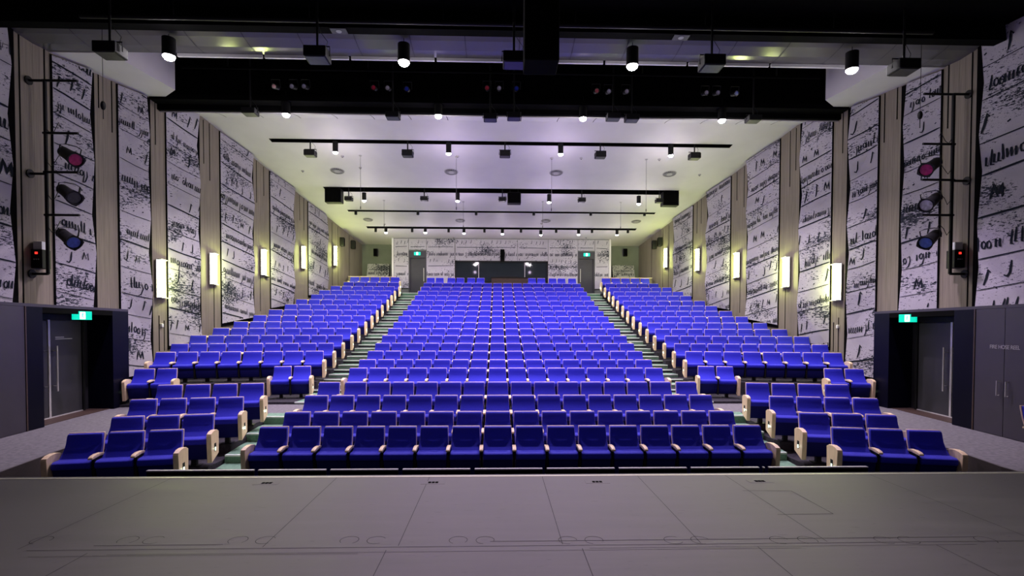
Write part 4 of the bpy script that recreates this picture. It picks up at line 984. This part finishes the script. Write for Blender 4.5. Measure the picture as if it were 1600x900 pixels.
# wall small items
for sd, wn in ((-1, 'left'), (1, 'right')):
    for (x, y, w_, h_, nm) in ((535, 378, .30, .42, 'nearer'), (552, 382.5, .30, .42, 'farther')):
        px = x if sd < 0 else 1564 - x + 2 + (0 if x < 540 else 8)
        p = onV(px, y, sd, .12)
        t = thing('wall_speaker', f'small black wall speaker high on the {wn} wall near the rear corner, {nm} one', 'speaker', p, math.atan(WB) * (1 if sd < 0 else -1), 'small speakers on the rear side walls')
        MB().box(-.12, .12, -.16, .16, -.24, .24).build('cabinet', M['black'], t, bevel=.02)
        MB().box(-.125 if sd > 0 else .119, -.119 if sd > 0 else .125, -.13, .13, -.21, .21).build('grille', M['blackm'], t)
    p = onY(587.5 if sd < 0 else 976.5, 395, 32.05)
    t = thing('niche_speaker', f'black speaker in the {wn} rear corner niche', 'speaker', p, 0, 'speakers in the rear niches')
    MB().box(-.12, .12, -.2, 0, -.24, .24).build('cabinet', M['black'], t, bevel=.03)
    MB().box(-.10, .10, -.208, -.199, -.21, .21).build('grille', M['blackm'], t)
    for (x, y, k) in ((253 if sd < 0 else 1309, 507 if sd < 0 else 509, 0),):
        p = onV(x, y, sd, .03)
        t = thing('wall_sensor', f'small white sensor below the sconce on the {wn} wall', 'sensor', p, 0, 'white sensors on the side walls')
        MB().box(-.04, .04, -.04, .04, -.09, .03).build('sensor_body', M['white'], t, bevel=.02)
        MB().tube([(0, 0, -.10), (0, 0, -.09)], .03, 10).build('sensor_lens', M['dkclear'], t)
    for k, (x, y) in enumerate(((417, 433), (1147, 435)) if 0 else (((417.5, 433),) if sd < 0 else ((1148, 435),))):
        p = onV(x, y, sd, .06)
        t = thing('wall_bracket', f'small dark bracket under the third sconce on the {wn} wall', 'bracket', p, 0, 'dark brackets on the side walls')
        MB().box(-.05, .05, -.1, .1, -.025, .025).build('bracket_body', M['black'], t, bevel=.008)
# ceiling diffusers
def on_ceiling(name, label, cat, px, py, grp):
    p = onC(px, py); t = thing(name, label, cat, p, 0, grp); t.rotation_euler.x = -math.atan(CK); return t
for k, (x, y, r) in enumerate(((527, 267, .30), (705, 268.5, .30), (869, 270, .30), (1046, 271.5, .30), (575, 343, .27), (719, 344.5, .27), (853, 345, .27), (994, 346, .27))):
    t = on_ceiling('air_diffuser', f"round slotted air diffuser in the ceiling, {ORD[k % 4]} from the left in the {'front' if k < 4 else 'rear'} line", 'air diffuser', x, y, 'round ceiling air diffusers')
    MB().tube([(0, 0, -.015), (0, 0, 0)], [r * .97, r], 28).build('rim', M['fan'], t)
    MB().tube([(0, 0, -.022), (0, 0, -.012)], r * .86, 28).build('dark_well', M['blackm'], t)
    q = MB()
    for a in range(20):
        an = a * math.pi / 10; c_, s_ = math.cos(an), math.sin(an); n_ = Vector((-s_, c_, 0)) * .008
        a0, a1 = Vector((c_, s_, 0)) * r * .42, Vector((c_, s_, 0)) * r * .86
        q.loft([[a0 - n_ + Vector((0, 0, z)), a1 - n_ * 1.6 + Vector((0, 0, z)), a1 + n_ * 1.6 + Vector((0, 0, z)), a0 + n_ + Vector((0, 0, z))] for z in (-.034, -.02)])
    q.build('vanes', M['fan'], t)
    MB().tube([(0, 0, -.04), (0, 0, -.02)], r * .42, 20).build('centre_disc', M['fan'], t)
for k, (x, y) in enumerate(((473, 267), (535, 244), (563, 262), (715, 244), (862, 247), (908, 247), (1030, 249), (1093, 273), (709, 371), (916, 371), (601, 350), (846, 349))):
    t = on_ceiling('smoke_detector', f'small dark ceiling detector, {ORD[k]} in the list from front left to rear' if 0 else ['small ceiling sensor left of the first air diffuser', 'small ceiling sensor behind the leftmost pendant', 'small ceiling sensor left of centre in front of the second trench', 'small ceiling sensor behind the second pendant', 'small ceiling sensor left of the third pendant', 'small ceiling sensor right of the third pendant', 'small ceiling sensor left of the fourth pendant', 'small ceiling sensor near the right wall beyond the diffusers', 'small ceiling sensor above the left rear door', 'small ceiling sensor above the right rear door', 'small ceiling sensor near the rear left air diffuser', 'small ceiling sensor beside the third rear air diffuser'][k], 'sensor', x, y, 'small ceiling sensors')
    MB().tube([(0, 0, -.05), (0, 0, -.02), (0, 0, 0)], [.03, .06, .065], 14).build('sensor_body', M['fan'], t, smooth=True)
    MB().tube([(0, 0, -.062), (0, 0, -.05)], .022, 10).build('sensor_eye', M['dkclear'], t)
# hanging microphones
for k, (x, y0, y1) in enumerate(((563, 243, 322), (713, 245, 323), (862, 247, 325), (1010, 249, 326), (600, 313, 351), (724, 315, 352), (848, 315, 353), (970, 316, 354))):
    p = onC(x, y0); z1 = onY(x, y1, p.y).z - p.z
    t = thing('hanging_microphone', f"thin microphone wire hanging from ceiling, {ORD[k % 4]} from left in {'front' if k < 4 else 'rear'} line", 'microphone', p, 0, 'microphones hanging from the ceiling')
    MB().tube([(0, 0, -.02), (0, 0, 0)], .06, 12).build('ceiling_rose', M['fan'], t)
    MB().tube([(0, 0, z1), (0, 0, -.02)], .006, 5).build('wire', M['black'], t)
    MB().tube([(0, 0, z1 - .12), (0, 0, z1 - .02), (0, 0, z1)], [.016, .016, .008], 8).build('microphone_capsule', M['black'], t)
for k, (x, y0, y1) in enumerate(((160, 92, 165), (1440, 62, 180))):
    a, b = onY(x, y0, 11.9), onY(x, y1, 11.9)
    t = thing('hanging_microphone', f"small black ball on a wire before the {'left' if k == 0 else 'right'} wall panels", 'microphone', (a.x, 11.9, 9.3), 0, 'wired balls before the side walls')
    MB().tube([(0, 0, b.z - 9.3), (0, 0, 0)], .006, 5).build('wire', M['black'], t)
    s = [(b.z - 9.3 - .10 + .1 * (1 - math.cos(i * math.pi / 6)), .05 * math.sin(i * math.pi / 6) + .004) for i in range(7)]
    MB().tube([(0, 0, z) for z, r in s], [r for z, r in s], 12).build('ball', M['black'], t, smooth=True)
    MB().tube([(0, 0, b.z - 9.3 - .3), (0, 0, b.z - 9.3 - .1)], .009, 6).build('tail', M['black'], t)
# unseen lanterns added above the stage to brighten it and the front rows
for k, x in enumerate((-1.6, .1, 1.8)):
    t = thing('added_stage_lantern', f'unseen lantern added above the stage to brighten it, {ORD[k]} from the left', 'lantern', (x, 5.2, 8.35), 0, 'lanterns added to brighten the stage')
    MB().tube([(0, 0, 0), (0, 0, .16), (0, 0, .34)], [.16, .15, .09], 16).build('housing', M['black'], t, smooth=True)
    MB().tube([(0, 0, -.01), (0, 0, 0)], .14, 16).build('lens', M['clear'], t)
    MB().tube([(0, 0, .34), (0, 0, 1.07)], .02, 8).build('hanger', M['black'], t)
    plight('SPOT', (0, 0, -.05), L_STAGE_FILL, [(.95, .85, .90), (.84, .56, 1.0), (.95, .9, .88)][k], t, .1, (R(-6), 0, 0), R(56), 1.0)
for k, x in enumerate((-3.4, 3.4)):  # added fill for the front rows, out of view
    t = thing('added_front_lantern', f"unseen lantern added above the stage to brighten the front rows, {'left' if k == 0 else 'right'} one", 'lantern', (x, 3.2, 8.35), 0, 'lanterns added to brighten the front rows')
    MB().tube([(0, 0, 0), (0, 0, .16), (0, 0, .34)], [.16, .15, .09], 16).build('housing', M['black'], t, smooth=True)
    MB().tube([(0, 0, -.01), (0, 0, 0)], .14, 16).build('lens', M['clear'], t)
    MB().tube([(0, 0, .34), (0, 0, 1.07)], .02, 8).build('hanger', M['black'], t)
    plight('SPOT', (0, 0, -.05), L_FRONT_FILL, (.95, .88, 1.0), t, .12, (R(40), 0, R(0)), R(60), .9)
print('seats', NSEAT, 'far parts', len(far_mb), 'objects', len(D.objects))
